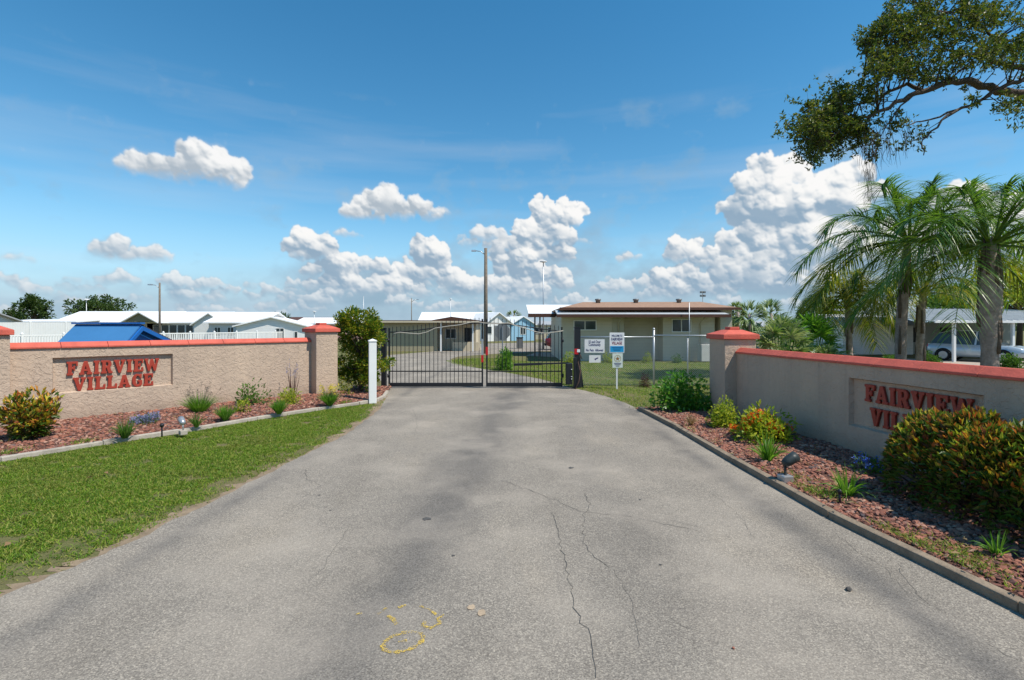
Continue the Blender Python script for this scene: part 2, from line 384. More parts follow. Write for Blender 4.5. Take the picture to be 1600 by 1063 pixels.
m_rock, t, b, oc = special('lava_rock')
gm = t.n('ShaderNodeNewGeometry')
c = t.ramp(gm.outputs['Random Per Island'], [(0.0, (0.085, 0.042, 0.036)), (0.2, (0.23, 0.085, 0.055)), (0.5, (0.38, 0.155, 0.095)), (0.72, (0.20, 0.075, 0.055)), (0.88, (0.47, 0.27, 0.19)), (1, (0.085, 0.075, 0.078))])
t.nt.links.new(t.mix(t.mr(t.noise(oc, 40, 3).outputs[0], .4, .8, 0, .6), c, (0.15, 0.07, 0.055)), b.inputs['Base Color']); b.inputs['Roughness'].default_value = 0.95

m_yel, t, b, oc = special('yellow_paint')
b.inputs['Base Color'].default_value = (0.60, 0.41, 0.07, 1); b.inputs['Roughness'].default_value = 0.8
nz = t.noise(oc, 110, 3, 0.7).outputs[0]; nz2 = t.noise(oc, 9, 3, 0.7).outputs[0]
fa = t.mr(t.math('ADD', nz, t.math('MULTIPLY', nz2, 0.6)), 0.76, 0.90)
tp = t.n('ShaderNodeBsdfTransparent'); mx = t.n('ShaderNodeMixShader', {0: fa, 1: tp.outputs[0], 2: b.outputs[0]})
t.nt.links.new(mx.outputs[0], m_yel.node_tree.nodes['Material Output'].inputs[0])

G_ = lambda *a: a
m_grass = leafmat('grass_blade', [(0.045, 0.115, 0.01), (0.12, 0.24, 0.018), (0.25, 0.36, 0.03), (0.075, 0.17, 0.016), (0.34, 0.34, 0.08)], 0.42, 0.55, 0.25, patch=0.35)
m_lgreen = leafmat('leaf_green', [(0.045, 0.11, 0.016), (0.07, 0.16, 0.022), (0.12, 0.22, 0.035)], 0.4)
m_lbright = leafmat('leaf_bright_green', [(0.06, 0.17, 0.015), (0.10, 0.25, 0.022), (0.17, 0.33, 0.04)], 0.42)
m_lgloss = leafmat('leaf_glossy_green', [(0.05, 0.17, 0.015), (0.09, 0.27, 0.022), (0.18, 0.38, 0.04), (0.06, 0.19, 0.02)], 0.4, 0.28, 0.6)
m_lyg = leafmat('leaf_yellow_green', [(0.11, 0.21, 0.018), (0.25, 0.35, 0.03), (0.46, 0.48, 0.05)], 0.42)
m_lpriv = leafmat('leaf_privet', [(0.075, 0.15, 0.014), (0.16, 0.25, 0.02), (0.30, 0.34, 0.03), (0.38, 0.30, 0.035), (0.07, 0.14, 0.015)], 0.45)
m_loak = leafmat('leaf_oak', [(0.035, 0.07, 0.014), (0.06, 0.105, 0.018), (0.10, 0.14, 0.024), (0.17, 0.18, 0.03)], 0.38)
m_lfar = leafmat('leaf_far_tree', [(0.035, 0.072, 0.016), (0.05, 0.095, 0.02), (0.075, 0.12, 0.026)], 0.25)
m_lcrot = leafmat('leaf_croton_inner', [(0.05, 0.11, 0.016), (0.08, 0.16, 0.02), (0.12, 0.04, 0.03), (0.17, 0.17, 0.02), (0.06, 0.13, 0.02)], 0.4)
m_tcrot = leafmat('leaf_croton_tip', [(0.62, 0.46, 0.03), (0.68, 0.54, 0.06), (0.50, 0.11, 0.03), (0.60, 0.30, 0.04), (0.30, 0.07, 0.035), (0.42, 0.46, 0.05)], 0.3)
m_palm = leafmat('leaf_palm', [(0.045, 0.13, 0.022), (0.085, 0.185, 0.028), (0.15, 0.25, 0.035)], 0.45, 0.35, 0.5)
m_palmy = leafmat('leaf_palm_yellowing', [(0.12, 0.19, 0.018), (0.24, 0.28, 0.025), (0.40, 0.35, 0.04), (0.08, 0.15, 0.02)], 0.45, 0.4)
m_fan = leafmat('leaf_fan_palm', [(0.09, 0.17, 0.04), (0.16, 0.25, 0.07), (0.34, 0.40, 0.20)], 0.3, 0.35, 0.5)
m_burg = leafmat('leaf_burgundy', [(0.10, 0.03, 0.035), (0.16, 0.06, 0.055), (0.07, 0.03, 0.03)], 0.25)
m_lav = leafmat('petal_lavender', [(0.16, 0.17, 0.42), (0.24, 0.25, 0.5), (0.34, 0.36, 0.55)], 0.3)
m_bluef = leafmat('petal_blue', [(0.05, 0.11, 0.55), (0.10, 0.2, 0.65)], 0.3)
m_yelf = leafmat('petal_yellow', [(0.75, 0.55, 0.02), (0.8, 0.68, 0.06)], 0.3)
m_orf = leafmat('petal_orange', [(0.75, 0.09, 0.02), (0.8, 0.18, 0.02), (0.8, 0.30, 0.03)], 0.3)
m_dry = leafmat('dry_leaf', [(0.34, 0.23, 0.11), (0.42, 0.33, 0.18), (0.28, 0.15, 0.07)], 0.2)
m_moss = leafmat('moss', [(0.13, 0.105, 0.085), (0.18, 0.15, 0.12)], 0.2)

# ------------------------------------------------------------------ builders
def tag(o, label=None, cat=None, group=None, kind=None):
    if label: o['label'] = label
    if cat: o['category'] = cat
    if group: o['group'] = group
    if kind: o['kind'] = kind
    return o
def thing(name, label, cat, loc=(0, 0, 0), rz=0.0, group=None):
    o = bpy.data.objects.new(name, None); C.objects.link(o)
    o.location = loc; o.rotation_euler = (0, 0, rz); o.empty_display_size = 0.2
    return tag(o, label, cat, group)
def link(name, me, mats, parent=None, loc=None, rz=0.0):
    for m in (mats if isinstance(mats, (list, tuple)) else [mats]): me.materials.append(m)
    o = bpy.data.objects.new(name, me); C.objects.link(o)
    if parent is not None: o.parent = parent
    if loc is not None: o.location = loc
    o.rotation_euler = (0, 0, rz)
    return o
def copy_tree(o, parent=None):
    c = o.copy(); C.objects.link(c)
    if parent is not None: c.parent = parent
    for ch in list(o.children): copy_tree(ch, c)
    return c

class MB:
    def __init__(s): s.v = []; s.f = []; s.m = []; s.sm = []
    def add(s, vs, fs, mi=0, smooth=False):
        b = len(s.v); s.v += [tuple(p) for p in vs]
        for f in fs: s.f.append(tuple(b + i for i in f)); s.m.append(mi); s.sm.append(smooth)
        return s
    def box(s, x0, x1, y0, y1, z0, z1, mi=0):
        return s.add([(x0,y0,z0),(x1,y0,z0),(x1,y1,z0),(x0,y1,z0),(x0,y0,z1),(x1,y0,z1),(x1,y1,z1),(x0,y1,z1)],
                     [(3,2,1,0),(4,5,6,7),(0,1,5,4),(1,2,6,5),(2,3,7,6),(3,0,4,7)], mi)
    def bar(s, p, q, w_, h_, mi=0):
        p, q = Vector(p), Vector(q); d = (q - p).normalized()
        a = d.cross(Vector((0, 0, 1)))
        a = Vector((1, 0, 0)) if a.length < 1e-4 else a.normalized()
        b = a.cross(d); a *= w_ / 2; b *= h_ / 2
        return s.add([p-a-b, p+a-b, p+a+b, p-a+b, q-a-b, q+a-b, q+a+b, q-a+b],
                     [(0,1,2,3),(7,6,5,4),(4,5,1,0),(5,6,2,1),(6,7,3,2),(7,4,0,3)], mi)
    def tube(s, pts, rad, n=7, mi=0, smooth=True):
        pts = [Vector(p) for p in pts]; k = len(pts)
        if not isinstance(rad, (list, tuple)): rad = [rad] * k
        vs = []
        for i, p in enumerate(pts):
            d = (pts[min(i + 1, k - 1)] - pts[max(i - 1, 0)]).normalized()
            a = d.cross(Vector((0, 0, 1)) if abs(d.z) < 0.9 else Vector((0, 1, 0))).normalized(); b = d.cross(a)
            for j in range(n):
                t_ = 2 * math.pi * j / n
                vs.append(p + (a * math.cos(t_) + b * math.sin(t_)) * rad[i])
        fs = [(i*n+j, i*n+(j+1) % n, (i+1)*n+(j+1) % n, (i+1)*n+j) for i in range(k-1) for j in range(n)]
        fs = [f[::-1] for f in fs]
        s.add(vs, fs, mi, smooth)
        b = len(s.v) - len(vs)
        s.f.append(tuple(b + j for j in range(n))); s.m.append(mi); s.sm.append(False)
        s.f.append(tuple(b + (k-1)*n + n-1-j for j in range(n))); s.m.append(mi); s.sm.append(False)
        return s
    def prism(s, prof, a0, a1, axis='x', mi=0):
        """profile of (u, z) points swept along an axis: axis x: u is y; axis y: u is x"""
        n = len(prof)
        mk = (lambda a, u, z: (a, u, z)) if axis == 'x' else (lambda a, u, z: (u, a, z))
        vs = [mk(a0, u, z) for u, z in prof] + [mk(a1, u, z) for u, z in prof]
        fs = [tuple(range(n)), tuple(range(2*n-1, n-1, -1))] + [(i, n+i, n+(i+1) % n, (i+1) % n) for i in range(n)]
        return s.add(vs, fs, mi)
    def poly(s, pts, z, mi=0):
        return s.add([(x, y, z) for x, y in pts], [tuple(range(len(pts)))], mi)
    def lathe(s, prof, n=14, c=(0, 0, 0), mi=0):
        vs = [(c[0]+r*math.cos(2*math.pi*j/n), c[1]+r*math.sin(2*math.pi*j/n), c[2]+z) for r, z in prof for j in range(n)]
        k = len(prof)
        fs = [(i*n+j, i*n+(j+1) % n, (i+1)*n+(j+1) % n, (i+1)*n+j) for i in range(k-1) for j in range(n)]
        fs += [tuple(range(n-1, -1, -1)), tuple((k-1)*n+j for j in range(n))]
        return s.add(vs, fs, mi, True)
    def build(s, name, mats, parent=None, loc=None, rz=0.0, bevel=0.0, fix=True):
        me = bpy.data.meshes.new(name); me.from_pydata(s.v, [], s.f)
        me.polygons.foreach_set('material_index', s.m); me.polygons.foreach_set('use_smooth', s.sm)
        if fix:
            import bmesh
            bm = bmesh.new(); bm.from_mesh(me); bmesh.ops.recalc_face_normals(bm, faces=bm.faces); bm.to_mesh(me); bm.free()
        me.update()
        o = link(name, me, mats, parent, loc, rz)
        if bevel:
            md = o.modifiers.new('bevel', 'BEVEL'); md.width = bevel; md.segments = 2; md.limit_method = 'ANGLE'
        return o

def np_mesh(name, V, Fc, smooth=False):
    V = np.asarray(V, dtype=np.float32).reshape(-1, 3); Fc = np.asarray(Fc, dtype=np.int32)
    me = bpy.data.meshes.new(name); k = Fc.shape[1]
    me.vertices.add(len(V)); me.vertices.foreach_set('co', V.ravel())
    me.loops.add(Fc.size); me.loops.foreach_set('vertex_index', Fc.ravel())
    me.polygons.add(len(Fc)); me.polygons.foreach_set('loop_start', np.arange(len(Fc), dtype=np.int32) * k)
    me.polygons.foreach_set('loop_total', np.full(len(Fc), k, dtype=np.int32))
    me.polygons.foreach_set('use_smooth', np.full(len(Fc), smooth))
    me.update(calc_edges=True); return me
def unit(a): return a / np.maximum(np.linalg.norm(a, axis=1, keepdims=True), 1e-9)
def rdir(n): return unit(rng.normal(size=(n, 3)))
def leaves_me(name, P, D, L, W_, fold=0.25):
    """one folded leaf (two triangles) per point"""
    n = len(P); D = unit(D); S = unit(np.cross(D, np.array([.12, -.06, .75]) + .62 * rdir(n))); N = np.cross(S, D)
    L = np.broadcast_to(L, n)[:, None]; W_ = np.broadcast_to(W_, n)[:, None]
    mid = P + D * L * 0.5
    V = np.stack([P, mid + S * W_ / 2 + N * W_ * fold, P + D * L - N * L * 0.08, mid - S * W_ / 2 + N * W_ * fold], 1)
    i = np.arange(n)[:, None] * 4
    return np_mesh(name, V, np.concatenate([i + [0, 1, 2], i + [0, 2, 3]]))
def blades_me(name, P, D, L, W_, droop=0.4, seg=3, side=None):
    """tapering strips that bend down under their weight"""
    n = len(P); D = unit(D); L = np.broadcast_to(L, n); W_ = np.broadcast_to(W_, n); dr = np.broadcast_to(droop, n)
    if side is None: side = np.cross(D, np.array([0, 0, 1.0])) + 0.35 * rdir(n)
    S = unit(side); rows = []
    for k in range(seg + 1):
        t_ = k / seg
        c_ = P + D * (L * t_)[:, None]; c_[:, 2] -= dr * L * t_ * t_
        wd = (W_ * (1 - t_ ** 1.6) * (0.75 + 0.5 * min(t_ * 2, 1)) / 2 + 0.0004)[:, None]
        rows += [c_ - S * wd, c_ + S * wd]
    V = np.stack(rows, 1); m_ = 2 * (seg + 1); i = np.arange(n)[:, None] * m_
    return np_mesh(name, V, np.concatenate([i + [2*k, 2*k+1, 2*k+3, 2*k+2] for k in range(seg)]))
def inside(poly, P):
    x, y = P[:, 0], P[:, 1]; r = np.zeros(len(P), bool); n = len(poly)
    for i in range(n):
        (x0, y0), (x1, y1) = poly[i], poly[(i + 1) % n]
        c_ = ((y0 > y) != (y1 > y)) & (x < (x1 - x0) * (y - y0) / (y1 - y0 + 1e-12) + x0)
        r ^= c_
    return r
def scatter(poly, n):
    a = np.array(poly); lo, hi = a.min(0), a.max(0); out = np.zeros((0, 2))
    while len(out) < n:
        q = lo + rng.random((n * 2, 2)) * (hi - lo); out = np.concatenate([out, q[inside(poly, q)]])
    return out[:n]
def vnoise(P, s, seed=0):
    """cheap smooth noise in the plane"""
    r = np.random.default_rng(seed); v = 0
    for k in range(6):
        d = r.normal(size=2) * s * (1 + 0.5 * k); v = v + np.sin(P @ d + r.random() * 6.3)
    return v / 6
# ------------------------------------------------------------------ ground, road, beds
def struct(name, mb, m, **k):
    return tag(mb.build(name, m, **k), kind='structure')
struct('ground', MB().poly([(-1500, -300), (1500, -300), (1500, 2600), (-1500, 2600)], 0.0), m_ground)
LEDGE = [gp(*q) for q in [(-420, 810), (-150, 748), (0, 722), (160, 696), (280, 678), (400, 657), (496, 642), (560, 633), (588, 628), (600, 622), (605, 614)]]
LROAD = [gp(*q) for q in [(-900, 1300), (-300, 1063), (0, 935), (100, 893), (200, 850), (300, 800), (400, 750), (480, 710), (540, 680), (575, 655), (596, 636), (606, 620), (603, 608)]]
REDGE = [(3.87, 1.2)] + [gp(*q) for q in [(1600, 958), (1300, 810), (1150, 725), (1060, 672), (1000, 641)]]
RVERGE = [gp(*q) for q in [(975, 629), (945, 619), (915, 611), (893, 606.5)]]
BEYOND = [gp(*q) for q in [(850, 594), (800, 584), (760, 578), (722, 570.5), (706, 565), (704, 561.5), (716, 557.5), (770, 553.5), (840, 549.5), (905, 548), (1010, 547), (1010, 539), (905, 538.5), (860, 535), (760, 537), (718, 541), (690, 548), (600, 556), (585, 580)]]
def jitter(pts, a, n=5):
    out = []
    for (x0, y0), (x1, y1) in zip(pts[:-1], pts[1:]):
        for k in range(n):
            t_ = k / n; out.append((x0 + (x1-x0)*t_ + (random.uniform(-a, a) if k else 0), y0 + (y1-y0)*t_ + (random.uniform(-a, a) if k else 0)))
    return out + [pts[-1]]
road_poly = [(3.9, -6)] + REDGE + RVERGE + BEYOND + jitter(LROAD, 0.035, 7)[::-1] + [(-9, -6)]
rd = MB().poly(road_poly, 0.006)
def ribbon(mb, pts, wd, z, mi, jit=0.0, kw=1.0):
    q = []
    for (x0, y0), (x1, y1) in zip(pts[:-1], pts[1:]):
        n = max(2, int(math.hypot(x1-x0, y1-y0) / 0.07))
        for k in range(n): q.append((x0+(x1-x0)*k/n + random.gauss(0, jit), y0+(y1-y0)*k/n + random.gauss(0, jit)))
    q.append(pts[-1]); vs = []
    for i, (x, y) in enumerate(q):
        dx, dy = q[min(i+1, len(q)-1)][0]-q[max(i-1, 0)][0], q[min(i+1, len(q)-1)][1]-q[max(i-1, 0)][1]
        l_ = math.hypot(dx, dy) + 1e-9; a = wd * kw * random.uniform(0.35, 1.0) / 2
        vs += [(x-dy/l_*a, y+dx/l_*a, z), (x+dy/l_*a, y-dx/l_*a, z)]
    mb.add(vs, [(2*i, 2*i+1, 2*i+3, 2*i+2) for i in range(len(q)-1)], mi)
road = struct('road', rd, [m_asph])
sv = MB(); q = jitter(LROAD[1:], 0.03, 9); n = len(q); vs = []
for x, y in q: vs += [(x + .12, y, .003), (x - random.uniform(.03, .30), y + random.uniform(-.03, .03), .003)]
sv.add(vs, [(2*i, 2*i+1, 2*i+3, 2*i+2) for i in range(n - 1)])
m_dirt = mat('sandy_soil', (.29, .215, .14), .95, var=.45, vscale=5, bump=.8, bscale=40, dirt=(.12, .085, .05))
struct('soil', sv, m_dirt)
cr = MB()
CR = [([(862,800),(872,835),(877,858),(888,906),(903,963),(923,994),(927,1029),(931,1062)], .016),
      ([(914,771),(920,788),(912,810),(912,849),(925,867),(953,889)], .012),
      ([(780,752),(794,755),(833,770),(864,781),(907,801),(982,808),(1095,832)], .012),
      ([(477,733),(481,751),(503,760),(489,768),(472,779)], .014), ([(503,760),(527,762),(600,766),(700,768),(794,766)], .006),
      ([(547,823),(528,851),(509,880),(483,915)], .007), ([(1047,967),(1062,980),(1095,989)], .006),
      ([(1000,806),(1043,813),(1117,831)], .007), ([(1542,1007),(1572,1028),(1600,1037)], .010),
      ([(1300,830),(1340,862),(1385,890),(1420,930)], .007), ([(1400,880),(1440,940),(1480,960)], .006), ([(645,640),(652,660),(648,682)], .014),
      ([(1096,760),(1150,800),(1180,842)], .006), ([(960,890),(990,950),(1000,1010)], .005)]
for pts, wd in CR: ribbon(cr, [gp(*q) for q in pts], wd, 0.010, 0, 0.013, .42 if wd > .0125 else .55)
cr.build('crack', m_crack, road, fix=False)
ym = MB()
cx, cy = gp(630, 1005)
ring = [(cx + 0.125*math.cos(a) , cy + 0.105*math.sin(a) + 0.03*math.cos(a)) for a in np.linspace(0, 2*math.pi, 30)]
ribbon(ym, ring, 0.042, 0.011, 0)
for pts, wd in [([(622,1006),(636,1003)], .05), ([(656,949),(672,955),(682,963)], .028), ([(694,962),(684,969),(688,976),(672,984),(661,980),(664,973)], .04),
                ([(622,952),(634,947)], .045), ([(606,964),(614,970),(620,978)], .045), ([(556,962),(566,960)], .04), ([(590,962),(604,952)], .025)]:
    ribbon(ym, [gp(*q) for q in pts], wd, 0.011, 0)
ym.build('painted_marking', m_yel, road, fix=False)
tm = MB()
for px, py, r_ in [(736, 951, 0.028), (752, 960, 0.034)]:
    x, y = gp(px, py); tm.poly([(x + r_*random.uniform(.7,1.2)*math.cos(a), y + 1.3*r_*random.uniform(.7,1.2)*math.sin(a)) for a in np.linspace(0, 2*math.pi, 12)[:-1]], 0.011)
om = MB()
for px, py, r_ in [(893, 732, .045), (667, 812, .05), (708, 870, .018), (499, 775, .018), (1000, 782, .018), (516, 799, .014), (1032, 884, .014)]:
    x, y = gp(px, py); om.poly([(x + r_*random.uniform(.6,1.2)*math.cos(a), y + r_*random.uniform(.6,1.2)*math.sin(a)) for a in np.linspace(0, 2*math.pi, 14)[:-1]], 0.0105)
om.build('oil_spots', mat('oil_stain', (.10, .094, .088), .8, var=.5, vscale=40), road)
tm.build('pale_patch', mat('tan_patch', (0.42, 0.32, 0.22), 0.9, var=0.3, vscale=30), road)
struct('path', MB().poly([gp(*q) for q in [(822, 556), (838, 551), (908, 551.5), (908, 560.5), (850, 557.5)]], 0.006), m_walk)
struct('driveway', MB().poly([(19, 33), (40, 33), (40, 25), (24, 24)], 0.006), m_walk)

# walls' base lines
UL = Vector((0.65, 0.76, 0)).normalized(); NL = Vector((UL.y, -UL.x, 0))
WL0 = Vector((-5.62, 14.7, 0)) - 0.30 * NL; LL = 6.30
UR = Vector((0.10, -0.995, 0)).normalized(); WR0 = Vector((5.0, 11.4, 0)); LR = 9.2
def on_wall(W0, U, px):
    k = (px - 800) / F
    x = (W0.y * k - W0.x) / (U.x - U.y * k); p = W0 + U * x
    return x, p.y
wl = lambda x: (WL0.x + UL.x * x, WL0.y + UL.y * x)
wr = lambda x: (WR0.x + UR.x * x, WR0.y + UR.y * x)
# beds: a sheet from the edging up to the wall
bedL = LEDGE + [(-4.0, 17.0), (-4.2, 17.6), (-5.2, 17.6), wl(1.1), wl(0), wl(-2), wl(-4), wl(-6), wl(-9)]
bedR = REDGE + [(3.12, 13.0), (4.1, 13.5), (5.3, 13.2), wr(-1.2), wr(0), wr(2), wr(4), wr(6), wr(9.3)]
def bed_mesh(poly, edge, n):
    P = scatter(poly, n)
    e = np.array(edge)
    # distance to the edging -> mound height
    d = np.full(len(P), 9.0)
    for a, b_ in zip(e[:-1], e[1:]):
        ab = b_ - a; t_ = np.clip(((P - a) @ ab) / (ab @ ab + 1e-9), 0, 1)
        d = np.minimum(d, np.linalg.norm(P - (a + t_[:, None] * ab), axis=1))
    return P, d
def zbed(d, P):
    z = 0.055 + 0.085 * np.minimum(1, d / 1.4) + 0.018 * vnoise(P, 2.5, 3)
    return np.where(P[:, 0] > 0, z * np.clip((12.95 + .12 * (P[:, 0] - 3.1) - P[:, 1]) / .7 + .12, 0.08, 1), z * np.clip((17.7 - P[:, 1]) / .9, 0.08, 1))
import bmesh
def bed(name, poly, edge):
    bm = bmesh.new()
    f = bm.faces.new([bm.verts.new((x, y, 0)) for x, y in poly])
    bmesh.ops.triangulate(bm, faces=[f]); 
    for _ in range(5):
        es = [e for e in bm.edges if e.calc_length() > 0.30]
        if not es: break
        bmesh.ops.subdivide_edges(bm, edges=es, cuts=1); bmesh.ops.triangulate(bm, faces=bm.faces)
    P = np.array([v.co[:2] for v in bm.verts]); e = np.array(edge); d = np.full(len(P), 9.0)
    for a, b_ in zip(e[:-1], e[1:]):
        ab = b_ - a; t_ = np.clip(((P - a) @ ab) / (ab @ ab + 1e-9), 0, 1)
        d = np.minimum(d, np.linalg.norm(P - (a + t_[:, None] * ab), axis=1))
    z = zbed(d, P)
    for v, zz in zip(bm.verts, z): v.co.z = zz
    me = bpy.data.meshes.new(name); bm.normal_update()
    if sum(f.normal.z for f in bm.faces) < 0: bmesh.ops.reverse_faces(bm, faces=bm.faces)
    bm.to_mesh(me); bm.free()
    return tag(link(name, me, m_soil), kind='structure')
bed('planting_bed', bedL, LEDGE); bed('planting_bed', bedR, REDGE)

ico_v = np.array([(0,0,1)] + [(math.cos(a)*.894, math.sin(a)*.894, .447) for a in np.arange(5)*1.2566] + [(math.cos(a+.628)*.894, math.sin(a+.628)*.894, -.447) for a in np.arange(5)*1.2566] + [(0,0,-1)])
ico_f = np.array([(0,1+i,1+(i+1)%5) for i in range(5)] + [(1+i,6+i,1+(i+1)%5) for i in range(5)] + [(1+(i+1)%5,6+i,6+(i+1)%5) for i in range(5)] + [(11,6+(i+1)%5,6+i) for i in range(5)])
def rocks_me(name, P, S, flat=0.6):
    n = len(P); q = rng.normal(size=(n, 4)); q /= np.linalg.norm(q, axis=1, keepdims=True)
    a, b_, c_, d_ = q.T
    Rm = np.stack([1-2*(c_*c_+d_*d_), 2*(b_*c_-a*d_), 2*(b_*d_+a*c_), 2*(b_*c_+a*d_), 1-2*(b_*b_+d_*d_), 2*(c_*d_-a*b_), 2*(b_*d_-a*c_), 2*(c_*d_+a*b_), 1-2*(b_*b_+c_*c_)], 1).reshape(n, 3, 3)
    V = ico_v[None] * (0.75 + 0.5 * rng.random((n, 12, 1))) * (S[:, None, None] * (0.6 + 0.7 * rng.random((n, 1, 3))))
    V = np.einsum('nij,nkj->nki', Rm, V); V[:, :, 2] *= flat
    V += P[:, None, :]
    return np_mesh(name, V, (np.arange(n)[:, None, None] * 12 + ico_f[None]).reshape(-1, 3))
for poly, edge, n, s0 in ((bedL, LEDGE, 12000, 0.031), (bedR, REDGE, 17000, 0.029)):
    P, d = bed_mesh(poly, edge, n)
    keep = (d > 0.07) & (P[:, 1] > 2.0); P, d = P[keep], d[keep]
    z = zbed(d, P) + 0.008
    tag(link('lava_rocks', rocks_me('lava_rocks', np.c_[P, z], s0 * (0.55 + 0.9 * rng.random(len(P)) ** 2)), m_rock), kind='stuff')
for poly, n in ((bedL, 420), (bedR, 420)):
    P = scatter(poly, n); P = P[P[:, 1] > 2]
    tag(link('leaf_litter', leaves_me('leaf_litter', np.c_[P, .12 + .05 * rng.random(len(P))], rdir(len(P)) * (1, 1, .2), .05 + .05 * rng.random(len(P)), .03), m_dry), kind='stuff')
# edgings
def edging(name, pts, wd, ht, m, piece):
    mb = MB(); d = 0
    q = [pts[0]]
    for a, b_ in zip(pts[:-1], pts[1:]):
        n = max(1, round(math.hypot(b_[0]-a[0], b_[1]-a[1]) / piece))
        for k in range(1, n + 1): q.append((a[0]+(b_[0]-a[0])*k/n, a[1]+(b_[1]-a[1])*k/n))
    for a, b_ in zip(q[:-1], q[1:]):
        va, vb = Vector((*a, 0)), Vector((*b_, 0)); u = (vb - va).normalized() * 0.004
        zz = ht + random.uniform(-0.008, 0.008)
        mb.bar(va + u + Vector((0, 0, zz/2)), vb - u + Vector((0, 0, zz/2 + random.uniform(-0.004, 0.004))), wd, zz)
    return struct(name, mb, m, bevel=0.012)
edging('kerb', LEDGE, 0.10, 0.085, m_conc, 1.2)
edging('kerb', REDGE, 0.105, 0.09, m_timber, 2.2)

# grass blades on the verge beside the drive and the lawns past the gate
def lawn(name, poly, n, L, wd, bare=0.15, ymin=0, edge=None):
    P = scatter(poly, n); v = vnoise(P, 1.6, 5) + 0.6 * vnoise(P, 5.0, 8)
    cl = vnoise(P, 9.0, 12) + vnoise(P, 21.0, 14); cl = cl / 2
    k = (rng.random(len(v)) < 0.70 + 1.15 * (v + bare) + 1.0 * cl) & (P[:, 1] > ymin); P, cl = P[k], cl[k]
    if edge is not None:   # thin and worn towards the asphalt
        d = np.full(len(P), 9.0); e = np.array(edge)
        for a, b_ in zip(e[:-1], e[1:]):
            ab = b_ - a; t_ = np.clip(((P - a) @ ab) / (ab @ ab + 1e-9), 0, 1); d = np.minimum(d, np.linalg.norm(P - (a + t_[:, None] * ab), axis=1))
        k = rng.random(len(P)) < np.clip((d + .45 * vnoise(P, 3.0, 3) + .2 * vnoise(P, 9.0, 4)) / .8, .05, 1); P, cl = P[k], cl[k]
    D = rdir(len(P)); D[:, 2] = np.abs(D[:, 2]) + 0.45
    hgt = L * (0.5 + 0.9 * rng.random(len(P))) * (1 + 0.3 * vnoise(P, 3.0, 9) + .75 * cl)
    me = blades_me(name, np.c_[P, np.zeros(len(P))], D, hgt, wd * (0.6 + 0.8 * rng.random(len(P))), 0.35, 2)
    return tag(link(name, me, m_grass), kind='stuff')
inner = [(x + 0.07, y - 0.07) for x, y in LEDGE]
lawnL = inner + [(x - random.uniform(0.0, 0.12), y) for x, y in jitter(LROAD[1:-2], 0.05, 6)[::-1]]
lawn('grass', lawnL, 330000, 0.052, 0.0085, edge=LROAD[1:-1])
lawn('grass', lawnL, 9000, 0.085, 0.011, bare=.4, edge=LROAD[1:-1])
lawnR = [gp(*q) for q in [(897, 607), (920, 613), (950, 621), (978, 631), (999, 640)]] + [(2.95, 13.2), (4.0, 13.5), (6.5, 14.5), (12, 17), (14.5, 30), (3.0, 30.5), (2.6, 28), (-1, 33.5), (-3.2, 33), (-4.0, 31), (-2.9, 27.3), (-0.7, 24.2), (1.1, 20.4)]
lawn('grass', lawnR, 130000, 0.075, 0.015)
weedspots = [gp(px, py, 0.1) for px, py in [(1070, 668), (1100, 690), (1110, 700), (1135, 712), (1180, 735), (1262, 765), (1290, 770), (1245, 745), (1395, 830), (1420, 845), (1460, 868), (1495, 885), (1530, 880), (1505, 860), (1585, 930), (1380, 730), (15, 705), (130, 690), (540, 628)]]
P = np.concatenate([np.array(s_) + rng.normal(size=(170, 2)) * (0.09, 0.15) for s_ in weedspots])
dd = np.full(len(P), 9.0)
for a, b_ in zip(np.array(REDGE)[:-1], np.array(REDGE)[1:]):
    ab = b_ - a; t_ = np.clip(((P - a) @ ab) / (ab @ ab), 0, 1); dd = np.minimum(dd, np.linalg.norm(P - (a + t_[:, None] * ab), axis=1))
P = P[((P[:, 0] > 0) & inside(bedR, P) & (dd > .09)) | ((P[:, 0] < 0) & inside(bedL, P))]
Dw = rdir(len(P)); Dw[:, 2] = abs(Dw[:, 2]) + 0.5
tag(link('weeds', blades_me('weeds', np.c_[P, np.full(len(P), 0.09)], Dw, 0.04 + 0.05 * rng.random(len(P)), 0.009, 0.3, 2), m_grass), kind='stuff')

